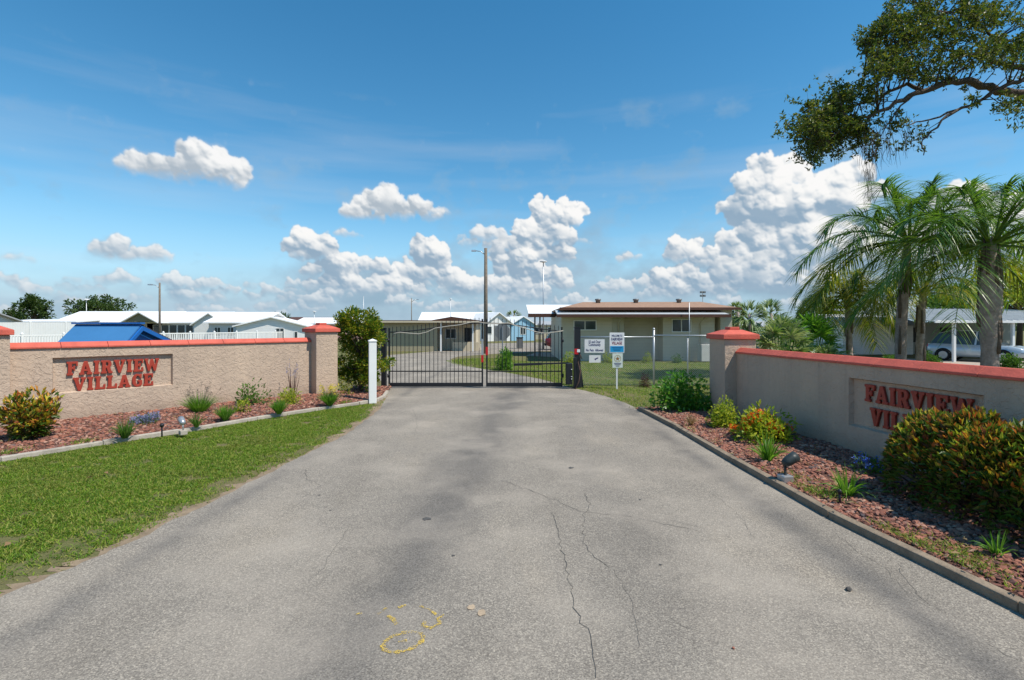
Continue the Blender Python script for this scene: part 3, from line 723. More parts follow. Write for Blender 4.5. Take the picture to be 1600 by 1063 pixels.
# ------------------------------------------------------------------ entrance walls with raised lettering
GLY = {
 'I': (.44, [[(0,0),(.44,0),(.44,.13),(.35,.13),(.35,.87),(.44,.87),(.44,1),(0,1),(0,.87),(.09,.87),(.09,.13),(0,.13)]]),
 'F': (.82, [[(0,0),(.46,0),(.46,.13),(.36,.13),(.36,.44),(.5,.44),(.5,.35),(.6,.35),(.6,.67),(.5,.67),(.5,.58),(.36,.58),(.36,.86),(.7,.86),(.7,.68),(.82,.68),(.82,1),(0,1),(0,.87),(.1,.87),(.1,.13),(0,.13)]]),
 'E': (.84, [[(0,0),(.84,0),(.84,.33),(.72,.33),(.72,.14),(.36,.14),(.36,.44),(.5,.44),(.5,.35),(.6,.35),(.6,.67),(.5,.67),(.5,.58),(.36,.58),(.36,.86),(.7,.86),(.7,.68),(.82,.68),(.82,1),(0,1),(0,.87),(.1,.87),(.1,.13),(0,.13)]]),
 'L': (.80, [[(0,0),(.8,0),(.8,.36),(.68,.36),(.68,.14),(.36,.14),(.36,.87),(.46,.87),(.46,1),(0,1),(0,.87),(.1,.87),(.1,.13),(0,.13)]]),
 'V': (.94, [[(.36,0),(.56,0),(.86,.87),(.94,.87),(.94,1),(.58,1),(.58,.87),(.67,.87),(.51,.36),(.36,.87),(.44,.87),(.44,1),(0,1),(0,.87),(.07,.87)]]),
 'W': (1.28, [[(.28,0),(.46,0),(.64,.5),(.82,0),(1.0,0),(1.22,.87),(1.28,.87),(1.28,1),(.98,1),(.98,.87),(1.05,.87),(.93,.38),(.73,.96),(.55,.96),(.37,.38),(.24,.87),(.31,.87),(.31,1),(0,1),(0,.87),(.06,.87)]]),
 'A': (.98, [[(0,0),(.36,0),(.36,.13),(.29,.13),(.33,.26),(.61,.26),(.65,.13),(.57,.13),(.57,0),(.98,0),(.98,.13),(.9,.13),(.6,1),(.36,1),(.07,.13),(0,.13)], [(.37,.38),(.57,.38),(.47,.72)]]),
 'R': (.92, [[(0,0),(.44,0),(.44,.13),(.36,.13),(.36,.42),(.44,.42),(.6,0),(.92,0),(.92,.13),(.84,.13),(.7,.46),(.8,.56),(.84,.72),(.8,.88),(.68,.98),(.55,1),(0,1),(0,.87),(.1,.87),(.1,.13),(0,.13)], [(.36,.55),(.5,.55),(.57,.62),(.58,.72),(.57,.8),(.5,.87),(.36,.87)]]),
 'G': (.86, [[(.86,.5),(.86,.13),(.74,.04),(.55,-.02),(.4,-.02),(.2,.07),(.06,.26),(.03,.5),(.06,.74),(.2,.93),(.4,1.02),(.56,1),(.68,.92),(.72,1),(.82,1),(.82,.66),(.7,.66),(.64,.8),(.53,.87),(.43,.87),(.35,.78),(.31,.6),(.31,.4),(.35,.22),(.44,.13),(.54,.14),(.62,.2),(.62,.38),(.5,.38),(.5,.5)]]),
}
def word_me(word, gap=0.14):
    """raised slab-serif word, cap height 1, centred on x; extruded 0.2 of its height"""
    cu = bpy.data.curves.new('word', 'CURVE'); cu.dimensions = '2D'; cu.fill_mode = 'BOTH'; cu.extrude = 0.10; cu.bevel_depth = 0.012; cu.bevel_resolution = 0
    x = 0
    for ch in word:
        wd, loops = GLY[ch]
        for lp in loops:
            sp = cu.splines.new('POLY'); sp.points.add(len(lp) - 1); sp.use_cyclic_u = True
            for p_, (a, b_) in zip(sp.points, lp): p_.co = (x + a, b_, 0, 1)
        x += wd + gap
    tot = x - gap
    o = bpy.data.objects.new('word', cu); C.objects.link(o)
    me = bpy.data.meshes.new_from_object(o.evaluated_get(bpy.context.evaluated_depsgraph_get()))
    bpy.data.objects.remove(o)
    me.transform(Matrix.Translation((-tot / 2, 0, 0)))
    return me, tot
def lettering(word, x0, x1, z0, z1, y, parent, m):
    me, tot = word_me(word)
    # x right, y up in the curve -> x right, z up on the wall, extruded towards -y
    M = Matrix(((1, 0, 0, 0), (0, 0, -1, 0), (0, 1, 0, 0), (0, 0, 0, 1)))
    S = Matrix.Diagonal(((x1 - x0) / tot, (z1 - z0), (z1 - z0) * .62, 1))
    me.transform(Matrix.Translation(((x0 + x1) / 2, y, z0)) @ M @ S)
    return link('lettering', me, m, parent)
def pillar(parent, x0, x1, y0, y1, zt, zl, za):
    pl = MB().box(x0, x1, y0, y1, 0, zt).build('pillar', m_stucco, parent, bevel=0.015)
    o = 0.055; cx, cy = (x0 + x1) / 2, (y0 + y1) / 2; c = MB()
    c.box(x0 - o, x1 + o, y0 - o, y1 + o, zt, zl)
    zs = zl + (za - zl) * 0.62; q = 0.16; e = 0.045
    base = [(x0-o, y0-o), (x1+o, y0-o), (x1+o, y1+o), (x0-o, y1+o)]; top = [(cx-q, cy-q), (cx+q, cy-q), (cx+q, cy+q), (cx-q, cy+q)]
    c.add([(*p_, zl + 0.001) for p_ in base] + [(*p_, zs) for p_ in top], [(0,1,5,4),(1,2,6,5),(2,3,7,6),(3,0,4,7),(4,5,6,7)])
    c.box(cx - q + e, cx + q - e, cy - q + e, cy + q - e, zs, za)
    c.build('pillar_cap', m_cap, pl, bevel=0.012)
    return pl
def sign_wall(label, W0, U, xa, xb, h, rec, words, pillars, thick=0.22):
    rz = math.atan2(U.y, U.x)
    t_ = thing('sign_wall', label, 'entrance wall', W0, rz)
    rx0, rx1, rz0, rz1 = rec; dp, sp = 0.075, 0.02; mb = MB()
    xs, zs = [xa, rx0, rx1, xb], [0, rz0, rz1, h]
    vs = [(x, 0, z) for z in zs for x in xs]
    fs = [(r*4+c_, r*4+c_+1, (r+1)*4+c_+1, (r+1)*4+c_) for r in range(3) for c_ in range(3) if not (r == 1 and c_ == 1)]
    vs += [(rx0+sp, dp, rz0+sp), (rx1-sp, dp, rz0+sp), (rx1-sp, dp, rz1-sp), (rx0+sp, dp, rz1-sp)]
    fs += [(5, 6, 17, 16), (6, 10, 18, 17), (10, 9, 19, 18), (9, 5, 16, 19), (16, 17, 18, 19)]
    vs += [(xa, thick, 0), (xb, thick, 0), (xb, thick, h), (xa, thick, h)]
    fs += [(21, 20, 23, 22), (0, 12, 23, 20), (3, 21, 22, 15), (12, 15, 22, 23)]
    # split long edges are fine: the stucco relief is in the material
    mb.add(vs, fs); mb.build('wall_panel', m_stucco, t_, fix=False)
    o = 0.035; cp = MB(); n = max(1, round((xb - xa) / 0.75)); 
    for k in range(n):
        a, b_ = xa + (xb - xa) * k / n + 0.003, xa + (xb - xa) * (k + 1) / n - 0.003
        cp.prism([(-o, h), (thick + o, h), (thick + o, h + 0.035), (thick / 2 + .03, h + 0.125), (thick / 2 - 0.03, h + 0.125), (-o, h + 0.035)], a, b_, 'x')
    cp.build('coping', m_cap, t_, bevel=0.006)
    for a in pillars: pillar(t_, *a)
    for wd, x0, x1, z0, z1 in words: lettering(wd, x0, x1, z0, z1, dp - 0.028, t_, m_letter)
    return t_
def wrect(W0, U, px0, px1, py0, py1):
    """wall-plane rectangle from its top-left / bottom-left corner pixels"""
    x0, Y0 = on_wall(W0, U, px0); x1, Y1 = on_wall(W0, U, px1)
    return x0, x1, PZ(py1, Y0), PZ(py0, Y0)
rec = wrect(WL0, UL, 82, 270, 559.5, 616)
f_ = wrect(WL0, UL, 105, 249, 566, 587); v_ = wrect(WL0, UL, 115, 240, 591, 611.5)
sign_wall('tan stucco entrance wall with red lettering in full sun, left of the driveway', WL0, UL, -LL, 0, 1.645, rec,
          [('FAIRVIEW', *f_), ('VILLAGE', *v_)],
          [(0, 0.68, -0.30, 0.38, 1.93, 2.03, 2.20), (-LL - 0.68, -LL, -0.30, 0.38, 1.93, 2.03, 2.20)])
rec = wrect(WR0, UR, 1326, 1537, 590, 664)
f_ = wrect(WR0, UR, 1348, 1515, 600.5, 626.5); v_ = wrect(WR0, UR, 1356, 1501, 637, 664)
sign_wall('stucco entrance wall with red lettering in shade, half hidden by a croton hedge', WR0, UR, 0, LR, 1.50, rec,
          [('FAIRVIEW', *f_), ('VILLAGE', *v_)],
          [(-0.70, 0, -0.28, 0.46, 1.81, 1.915, 2.085)])

# ------------------------------------------------------------------ plants
def clumpy(n, w_, h_, k=16, lift=0.0, shell=0.5, seed=None):
    """points and outward directions on a lumpy crown of width w_ and height h_, base at z=0"""
    cc = rdir(k) * (rng.random((k, 1)) ** 0.45); cc[:, 2] = np.abs(cc[:, 2]) * 0.9 if lift == 0 else cc[:, 2]
    r_ = 0.30 + 0.22 * rng.random(k)
    i = rng.integers(0, k, n); d = rdir(n); rad = r_[i] * (shell + (1 - shell) * rng.random(n) ** 0.5)
    q = cc[i] * 0.68 + d * rad[:, None]
    if lift == 0:
        q[:, 2] = np.abs(q[:, 2]); P = q * (w_ / 2, w_ / 2, h_)
    else: P = q * (w_ / 2, w_ / 2, h_ / 2) + (0, 0, h_ / 2)
    o = unit(q + 0.8 * d + (0, 0, 0.25))
    return P, o
def stems(P, n, base_r, r0, m, parent, name='stems', zt=0.75):
    mb = MB()
    for i in rng.choice(len(P), min(n, len(P)), replace=False):
        e = P[i] * (1, 1, zt); a = rng.normal(size=2) * base_r
        mb.tube([(a[0], a[1], 0), ((a[0]*.6 + e[0]*.35), (a[1]*.6 + e[1]*.35), e[2]*.55), tuple(e)], [r0, r0*.7, r0*.3], 5)
    return mb.build(name, m, parent, fix=False)
def at_px(px, py, z0): x, y = gp(px, py, z0); return (x, y, z0), y / F
def shrub(name, label, px, py, w_, h_, m, n, L, W_, k=16, flare=0.0, cn=26, cr_=.045, fl=.032,  tips=None, ntip=0, flowers=None, nfl=0, z0=0.09, sh=0.45, cat='shrub', ns=14, dpt=1.0, group=None, Y=None, sr=0.008):
    if Y: loc, s_ = (PX(px, Y), Y, 0.0), Y / F
    else: loc, s_ = at_px(px, py, z0)
    t_ = thing(name, label, cat, loc, 0, group); w_, h_ = w_ * s_, h_ * s_
    P, D = clumpy(n, w_, h_, k, shell=sh); P[:, 1] *= dpt
    P[:, :2] *= (1 - flare * (1 - np.clip(P[:, 2:] / h_, 0, 1)) ** 1.3)
    if flare: P[:, 2] = P[:, 2] * (1 - .18 * flare) + .18 * flare * h_
    D = unit(D + 0.75 * rdir(n))
    link('foliage', leaves_me('foliage', P, D, L * (0.45 + 0.85 * rng.random(n)), W_ * (.6 + .7 * rng.random(n))), m, t_)
    out = P[:, 2] / h_ + np.linalg.norm(P[:, :2], axis=1) / w_
    if tips:
        i = rng.choice(np.argsort(out)[int(len(P) * 0.45):], ntip); D2 = D[i] + (0, 0, 0.5)
        link('leaf_tips', leaves_me('leaf_tips', P[i] + 0.03 * rdir(ntip), D2, L * (0.6 + 0.5 * rng.random(ntip)), W_), tips, t_)
    if flowers:
        c_ = P[rng.choice(np.argsort(out)[int(len(P) * 0.7):], max(1, nfl // cn))]
        i = rng.integers(0, len(c_), nfl); Pf = c_[i] + rdir(nfl) * cr_ * (rng.random((nfl, 1)) + .3)
        link('blossoms', leaves_me('blossoms', Pf, rdir(nfl) + (0, 0, .4), fl, fl * .8), flowers, t_)
    if ns: stems(P, ns, w_ * 0.06, sr, m_twig, t_)
    return t_
def tuft(name, label, px, py, w_, h_, m, n, W_, droop=0.5, z0=0.09, seg=4, cat='plant', spikes=None, nsp=0, spread=0.9, group=None, spm=None):
    loc, s_ = at_px(px, py, z0); t_ = thing(name, label, cat, loc, 0, group); w_, h_ = w_ * s_, h_ * s_
    a = rng.random(n) * 6.283; lean = rng.random(n) ** 0.7 * spread
    D = np.c_[np.cos(a) * lean * w_ / 2 / max(h_, .01) * 1.2, np.sin(a) * lean * w_ / 2 / max(h_, .01) * 1.2, np.full(n, 1.0)]
    P = np.c_[np.cos(a) * w_ * 0.10 * rng.random(n), np.sin(a) * w_ * 0.10 * rng.random(n), np.zeros(n)]
    L = np.hypot(h_, lean * w_ / 2) * (0.65 + 0.4 * rng.random(n)) * (1 + 0.4 * droop)
    link('leaf_blades', blades_me('leaf_blades', P, D, L, W_, droop * lean, seg), m, t_)
    if spikes:
        q = rng.random((nsp, 2)) * 2 - 1; mb = MB(); Pf = []
        for x, y in q:
            x, y = x * w_ * 0.35, y * w_ * 0.35; zt = h_ * random.uniform(1.0, 1.5)
            mb.tube([(x * .3, y * .3, 0), (x * .8, y * .8, zt * .6), (x * 1.2, y * 1.2, zt)], [.004, .003, .002], 4)
            for k in range(14): Pf.append((x * 1.2 + random.gauss(0, .012), y * 1.2 + random.gauss(0, .012), zt - random.random() * h_ * .3))
        mb.build('flower_stems', spm or m_twig, t_, fix=False); Pf = np.array(Pf)
        link('blossoms', leaves_me('blossoms', Pf, rdir(len(Pf)) + (0, 0, .5), .026, .018), spikes, t_)
    return t_
# left bed, from the camera end of the wall to the gate
shrub('croton_bush', 'croton bush with dark red and yellow leaves against the sunlit wall', 50, 688, 96, 82, m_lcrot, 1500, .125, .045, 22, flare=.6, tips=m_tcrot, ntip=1150, cat='bush', sh=.75, ns=34)
tuft('liriope_tuft', 'small dark green strappy tuft between the croton and the lavender flowers', 195, 685, 40, 32, m_lgreen, 130, .014, .6)
shrub('lavender_clump', 'low mound of lavender blue flowers below the left wall lettering', 230, 664, 56, 24, m_lgreen, 700, .05, .016, 14, tips=m_lav, ntip=900, cat='flowers', ns=0)
tuft('ornamental_grass', 'tall spiky ornamental grass clump with thin seed stalks against the left wall', 312, 647, 58, 34, m_lbright, 420, .011, .35, spikes=m_moss, nsp=16, spm=m_moss)
tuft('liriope_tuft', 'small strappy green tuft right of the silver spotlight', 307, 668, 26, 24, m_lgreen, 90, .013, .6)
tuft('grass_mound', 'bright green grassy mound left of the yellow dwarf shrub', 352, 657, 36, 24, m_lbright, 420, .009, .3, spikes=m_moss, nsp=5, spm=m_moss)
shrub('dwarf_shrub', 'tiny yellow leaved shrub in front of the tall leafy shrub', 378, 645, 24, 24, m_lyg, 300, .06, .03, 9, cat='shrub', ns=6)
t_ = shrub('leafy_shrub', 'open green shrub with upright leafy stems against the left wall', 391, 634, 54, 44, m_lgreen, 520, .09, .042, 16, sh=.7, ns=26)
tuft('grass_mound', 'bright green grassy mound in front of the rounded yellowish shrub', 436, 647, 36, 24, m_lbright, 420, .009, .3)
shrub('rounded_shrub', 'rounded yellow green shrub below thin purple stems by the left wall', 452, 633, 40, 34, m_lyg, 900, .055, .03, 14)
tuft('purple_stem_plant', 'thin upright plant with purple leaves rising behind the rounded shrub', 457, 626, 34, 48, m_burg, 34, .012, .1, spikes=m_lav, nsp=9, spread=.5)
tuft('grass_mound', 'green grassy mound topped with yellow flowers beside the left pillar', 515, 634, 40, 24, m_lbright, 460, .010, .3, spikes=m_yelf, nsp=26)
shrub('weedy_shrub', 'thin scraggly weedy shrub with reddish leaves at the foot of the pillar', 541, 618, 34, 40, m_lpriv, 240, .06, .025, 12, sh=.8, ns=14)
# right bed
shrub('gardenia_shrub', 'large rounded dark green shrub at the far end of the right bed', 1066, 640, 92, 66, m_lgloss, 2300, .105, .062, 30, cat='bush', ns=16, sh=.7)
tuft('dry_tuft', 'pale dry grassy tuft in front of the rounded green shrub', 1079, 664, 30, 20, m_dry, 90, .008, .7)
shrub('boxy_shrub', 'compact yellow green shrub beside the right wall pillar', 1131, 668, 48, 48, m_lyg, 2200, .06, .032, 20, cat='shrub', ns=10)
shrub('ixora_bush', 'bush with yellow leaves and orange red flower clusters by the right wall', 1190, 688, 100, 60, m_lyg, 1900, .10, .05, 22, flowers=m_orf, nfl=2100, cn=90, cr_=.075, fl=.042, cat='bush', sh=.6)
tuft('strap_leaf_plant', 'green strap leaved plant in front of the orange flowering bush', 1200, 720, 62, 46, m_lbright, 70, .022, .75)
tuft('strap_leaf_plant', 'green strap leaved plant among the red stones right of the black spotlight', 1324, 775, 70, 44, m_lbright, 70, .018, .8)
shrub('blue_flower_plant', 'low plant with small blue flowers between strap leaves and croton hedge', 1362, 742, 74, 30, m_lgreen, 420, .06, .025, 14, flowers=m_bluef, nfl=260, cat='flowers', ns=10)
tuft('strap_leaf_plant', 'small green strap leaved tuft below the croton hedge at the edge', 1558, 868, 60, 40, m_lbright, 34, .014, .8)
t_ = thing('croton_hedge', 'large clipped croton hedge with yellow, orange and dark leaves hiding the lettering', 'hedge', (5.02, 5.25, .1), R(-84))
n = 9000
a = rng.random(n) * 2 - 1; ang = rng.random(n) * math.pi; rr = 0.72 + 0.28 * rng.random(n) ** .6
rr *= 1 + 0.07 * np.sin(a * 11 + 3 * ang) + 0.05 * np.sin(a * 23 + 1)
taper = (1 - np.abs(a) ** 4) ** .5
P = np.c_[a * 1.12, np.cos(ang) * rr * .55 * (0.35 + .65 * taper), (np.sin(ang) ** .6) * rr * .97 * (0.55 + .45 * taper)]
P[:, 2] = np.maximum(P[:, 2], 0.06)
D = unit(np.c_[P[:, 0] * .4, P[:, 1], P[:, 2] * .7] + .45 * rdir(n) * 1.0)
hi = (P[:, 2] > .45) & (rr > .80)
link('foliage', leaves_me('foliage', P, unit(D + .5 * rdir(n)), .10 * (.6 + .6 * rng.random(n)), .040), m_lcrot, t_)
i = np.flatnonzero(hi); i = rng.choice(i, 4600)
link('leaf_tips', leaves_me('leaf_tips', P[i] + .02 * rdir(len(i)), D[i] + (0, 0, .6), .095 * (.6 + .6 * rng.random(len(i))), .036), m_tcrot, t_)
mb = MB()
for i in rng.choice(n, 110):
    b_ = (P[i, 0] * .75, P[i, 1] * .2, 0); mb.tube([b_, (P[i, 0] * .9, P[i, 1] * .6, P[i, 2] * .6), tuple(P[i] * .97)], [.012, .008, .003], 5)
mb.build('stems', m_twig, t_, fix=False)
# lawn past the fence
shrub('burgundy_plant', 'dark burgundy spiky plant in the lawn behind the chain link fence', 1007, 605, 22, 30, m_burg, 500, .07, .02, 10, z0=0.0, cat='plant')
shrub('young_tree', 'leafy green bush growing in the lawn in front of the octagonal sign', 790, 578, 34, 46, m_lbright, 1500, .13, .05, 16, z0=0.0, cat='bush', sr=.02)

# tree beside the gate
def tree_crown(blobs, n, L, W_, m, parent, z_up=.2, name='crown'):
    Ps, Ds = [], []
    tot = sum(b_[3] * b_[4] for b_ in blobs)
    for x, y, z, rx, rz_, *_k in blobs:
        k = int(n * rx * rz_ / tot); cc = rdir(12) * (rng.random((12, 1)) ** .4); i = rng.integers(0, 12, k); d = rdir(k)
        q = cc[i] * .84 + d * (.12 + .24 * rng.random((k, 1)))
        Ps.append(q * (rx, rx, rz_) + (x, y, z)); Ds.append(unit(q + .6 * d + (0, 0, z_up) + .5 * rdir(k)))
    P = np.concatenate(Ps); D = np.concatenate(Ds)
    link(name, leaves_me(name, P, D, L * (.6 + .6 * rng.random(len(P))), W_), m, parent)
    return P
gx, gy = gp(563, 612, .1)
t_ = thing('privet_tree', 'clipped bushy tree with yellow green leaves between left pillar and gate', 'tree', (gx, gy, .1))
s_ = gy / F
bl = [((px - 563) * s_, dy, (612 - py) * s_, rx * s_, rz_ * s_) for px, py, rx, rz_, dy in
      [(556, 502, 34, 22, 0), (566, 528, 40, 26, .1), (540, 512, 26, 26, 0), (585, 520, 24, 26, -.1), (552, 560, 38, 24, .1), (590, 566, 26, 20, -.2), (536, 572, 24, 16, .2), (574, 580, 34, 18, .2)]]
bl += [(-.35, .15, .45, .42, .38), (.30, -.2, .42, .40, .36), (0, .3, .55, .45, .4)]
P = tree_crown(bl, 11800, .10, .056, m_lpriv, t_, .5)
mb = MB().tube([(0, 0, 0), (.03, 0, .5), (-.02, .02, 1.1), (0, 0, 1.9)], [.07, .06, .05, .02], 8)
for i in rng.choice(len(P), 40): mb.tube([(0, 0, min(.4 + P[i, 2] * .35, 1.6)), tuple(P[i] * (.5, .5, .8)), tuple(P[i])], [.022, .014, .005], 5)
mb.build('trunk', m_bark, t_, fix=False)
# ------------------------------------------------------------------ palms
def frond_me(base, az, elev, L, sag, nl, ll, lw, hang=0.35):
    """feather frond: arching rachis plus two rows of leaflets"""
    n = 22; ts = np.linspace(0, 1, n)
    h = np.array([math.cos(az), math.sin(az), 0]); up = np.array([0, 0, 1.0])
    C_ = np.array(base) + np.outer(ts * L, h * math.cos(elev) + up * math.sin(elev)) - np.outer(sag * L * ts ** 2.2, up) - np.outer(.12 * L * ts ** 3, h)
    mb = MB(); mb.tube([tuple(c_) for c_ in C_[::3]] + [tuple(C_[-1])], [.030 * (1 - .88 * k / 7) for k in range(len(C_[::3]) + 1)], 5)
    t_ = np.repeat(np.linspace(.14, 1, nl), 2); sd = np.tile([-1.0, 1.0], nl)
    Pc = np.stack([np.interp(t_, ts, C_[:, k]) for k in range(3)], 1)
    tg = np.gradient(C_, axis=0); T = unit(np.stack([np.interp(t_, ts, tg[:, k]) for k in range(3)], 1))
    S = unit(np.cross(T, up)) * sd[:, None]; Nn = np.cross(np.cross(T, up), T) ; Nn = unit(Nn)
    D = unit(S * 1.0 + T * (.55 + .5 * t_)[:, None] + Nn * (rng.random((len(t_), 1)) * .7 - .1) + .12 * rdir(len(t_)))
    Lf = ll * (.35 + .65 * np.sin(math.pi * np.clip(t_ * .85 + .12, 0, 1))) * (.85 + .3 * rng.random(len(t_)))
    return mb, (Pc, D, Lf, np.full(len(t_), lw), hang + .25 * rng.random(len(t_)))
def add_frond(parent, base, az, elev, L, sag, m, nl=46, ll=.62, lw=.030, hang=.35):
    mb, (P, D, Lf, Wf, dr) = frond_me(base, az, elev, L, sag, nl, ll, lw, hang)
    me = blades_me('frond', P, D, Lf, Wf, dr, 4)
    # merge the rachis into the same mesh
    bm = bmesh.new(); bm.from_mesh(me); 
    vs = [bm.verts.new(v) for v in mb.v]
    for f in mb.f: bm.faces.new([vs[i] for i in f])
    bm.to_mesh(me); bm.free()
    return link('frond', me, m, parent)
def palm(label, px, Y, zc, trunk, fr, m, L=3.0, seed=1, lean=(0, 0), ll=.62, sagk=1.0, bulge=None, shaft=True, low=96, group=None, lw=.03):
    r_ = random.Random(seed); x = PX(px, Y)
    t_ = thing('queen_palm', label, 'palm tree', (x, Y, 0), 0, group)
    n = 16; pts = []; rad = []
    for k in range(n):
        u = k / (n - 1); pts.append((lean[0] * u * u, lean[1] * u, zc * u))
        b_ = trunk * (1.0 + (bulge or 0) * math.exp(-((u - .66) / .12) ** 2) + .35 * math.exp(-u * 6)) * (1 if u < .76 else 1 - (u - .76) * 1.7)
        rad.append(b_ * (1 + .05 * r_.uniform(-1, 1) + (.04 if k % 2 else -.02)))
    tr = MB().tube(pts, rad, 12)
    # old leaf-base boots
    for k in range(15 if bulge else 9):
        u = r_.uniform(.62, .93) if k % 4 else r_.uniform(.35, .6); a = r_.uniform(0, 6.28); z = zc * u; rr_ = trunk * (1.0 + (bulge or 0) * math.exp(-((u - .66) / .12) ** 2)) * (1 if u < .76 else 1 - (u - .76) * 1.7)
        c_, s2 = math.cos(a), math.sin(a); cx_ = lean[0] * u * u; cy_ = lean[1] * u
        tr.tube([(cx_ + c_ * rr_ * .9, cy_ + s2 * rr_ * .9, z - .25), (cx_ + c_ * rr_ * 1.03, cy_ + s2 * rr_ * 1.03, z), (cx_ + c_ * rr_ * 1.0, cy_ + s2 * rr_ * 1.0, z + .5)], [.05, .045, .015], 5, 1)
    tr.build('trunk', [m_palmt, m_boot], t_, fix=False)
    top = (lean[0], lean[1], zc)
    for k in range(fr):
        u = (k + .5) / fr; a = k * 2.39996 + r_.uniform(-.25, .25)
        e = R(82) - u ** .85 * R(low) + r_.uniform(-.10, .10)
        l_ = L * r_.uniform(.85, 1.08) * (1 if u > .12 else .85)
        add_frond(t_, (top[0] + .08 * math.cos(a), top[1] + .08 * math.sin(a), zc - .15 * u), a, e, l_, sagk * (.30 + .45 * (1 - abs(u - .5)) * r_.uniform(.7, 1.2)), m if not isinstance(m, list) else m[0 if u < .66 else 1], 62, ll, lw)
    return t_
palm('tall queen palm with swollen grey trunk behind the right wall', 1548, 10.8, 3.95, .150, 23, m_palm, 3.0, 3, (.10, .1), bulge=.38, ll=.85, lw=.024, low=84)
palm('queen palm with dark split trunk left of the swollen palm', 1408, 13.2, 4.45, .122, 27, [m_palm, m_palmy], 3.3, 8, (.35, .2), ll=.88, lw=.026, low=86)
palm('thin ringed palm with yellowing fronds in front of the carport', 1437, 16.5, 3.3, .11, 15, m_palmy, 1.9, 12, (.1, 0), ll=.65, lw=.022, low=80)
palm('short palm with hanging yellow green fronds beside the fan palms', 1330, 16.5, 3.2, .09, 18, m_palmy, 1.9, 21, (.0, .2), ll=.75, sagk=1.3, lw=.026)

def fan_palm(label, px, Y, w_, h_, nl, m, seed, group=None):
    r_ = np.random.default_rng(seed); s_ = Y / F
    t_ = thing('fan_palm', label, 'palm', (PX(px, Y), Y, 0), 0, group); w_, h_ = w_ * s_, h_
    mb = MB(); Ps, Ds, Ls, Ss = [], [], [], []
    for k in range(nl):
        a = k * 2.4 + r_.normal() * .2; u = (k + .5) / nl; e = R(85) * (1 - u) + R(5)
        c_ = np.array([math.cos(a) * w_ * .36 * math.cos(e) * 1.1, math.sin(a) * w_ * .36 * math.cos(e), h_ * (.30 + .50 * math.sin(e))])
        mb.tube([(0, 0, .1), tuple(c_ * (.5, .5, .62)), tuple(c_)], [.018, .013, .010], 4)
        out = unit(np.array([[math.cos(a) * math.cos(e), math.sin(a) * math.cos(e), math.sin(e) * .9]]))[0]
        sd = np.cross(out, [0, 0, 1]); sd = sd / np.linalg.norm(sd); nf = 17
        for j in range(nf):
            b_ = (j / (nf - 1) - .5) * R(250)
            d = out * math.cos(b_) + sd * math.sin(b_); Ps.append(c_); Ds.append(d + r_.normal(size=3) * .06)
            Ls.append(w_ * .30 * (.75 + .25 * math.cos(b_)) * r_.uniform(.85, 1.1)); Ss.append(np.cross(d, out) * 0 + np.cross(np.cross(out, sd), d))
    link('fan_leaves', blades_me('fan_leaves', np.array(Ps), np.array(Ds), np.array(Ls), .055, .30, 3, np.array(Ss)), m, t_)
    mb.build('stalks', m_lgreen, t_, fix=False)
    return t_
fan_palm('broad low fan palm with pale blades, next to the right wall pillar', 1222, 12.2, 108, 2.62, 36, m_fan, 2)
fan_palm('greener fan palm between the pale fan palm and the short palm', 1268, 12.9, 104, 2.7, 36, m_lbright, 5)
fan_palm('low fan palm at the wall below the short palm', 1292, 11.6, 70, 1.9, 24, m_fan, 9)

# ------------------------------------------------------------------ overhanging oak
OY = 19.0; OK_ = OY / 15.0
def o3(px, py, dy=0.0): Y = OY + dy; return Vector((PX(px, Y), Y, PZ(py, Y)))
t_ = thing('oak_tree', 'big oak with a long bare limb and leafy sprays reaching over the palms', 'tree', (24.7, 19.6, 0))
off = Vector((24.7, 19.6, 0)); limbs = []
LB = [([(1840, 210, 0), (1740, 165, 0), (1660, 150, 0), (1600, 146, 0), (1560, 144, 0), (1520, 128, -.1), (1490, 127, -.2), (1460, 137, -.3), (1430, 146, -.3), (1405, 158, -.4), (1380, 172, -.5), (1350, 183, -.6), (1318, 200, -.6), (1290, 222, -.7)], .17, .02),
      ([(1760, 160, .3), (1660, 118, .6), (1600, 106, .6), (1570, 101, .7), (1545, 92, .8), (1515, 86, .8), (1480, 78, .9), (1440, 62, 1.0)], .13, .02),
      ([(1660, 150, 0), (1600, 124, -.4), (1575, 132, -.4), (1545, 150, -.5), (1515, 166, -.6), (1480, 176, -.7), (1440, 190, -.7), (1412, 196, -.8)], .08, .012),
      ([(1515, 166, -.6), (1480, 180, -.9), (1455, 205, -.9), (1440, 224, -.9), (1443, 243, -.9)], .04, .012),
      ([(1440, 142, -.3), (1418, 131, -.1), (1395, 141, 0), (1370, 158, .2), (1335, 166, .3), (1300, 174, .3), (1268, 190, .3)], .065, .012),
      ([(1545, 92, .8), (1557, 72, .6), (1540, 45, .5), (1500, 20, .4), (1450, 12, .4)], .06, .015),
      ([(1740, 165, 0), (1690, 60, .5), (1640, 20, .8), (1570, -20, 1), (1480, -40, 1)], .14, .03),
      ([(1430, 146, -.3), (1400, 175, -.5), (1380, 205, -.5), (1372, 225, -.5)], .03, .008), ([(1560, 101, .7), (1520, 60, 1.2), (1460, 40, 1.6), (1400, 60, 1.6)], .05, .01),
      ([(1440, 62, 1.0), (1400, 70, .8), (1365, 95, .6), (1350, 120, .5)], .035, .01)]
tr = MB()
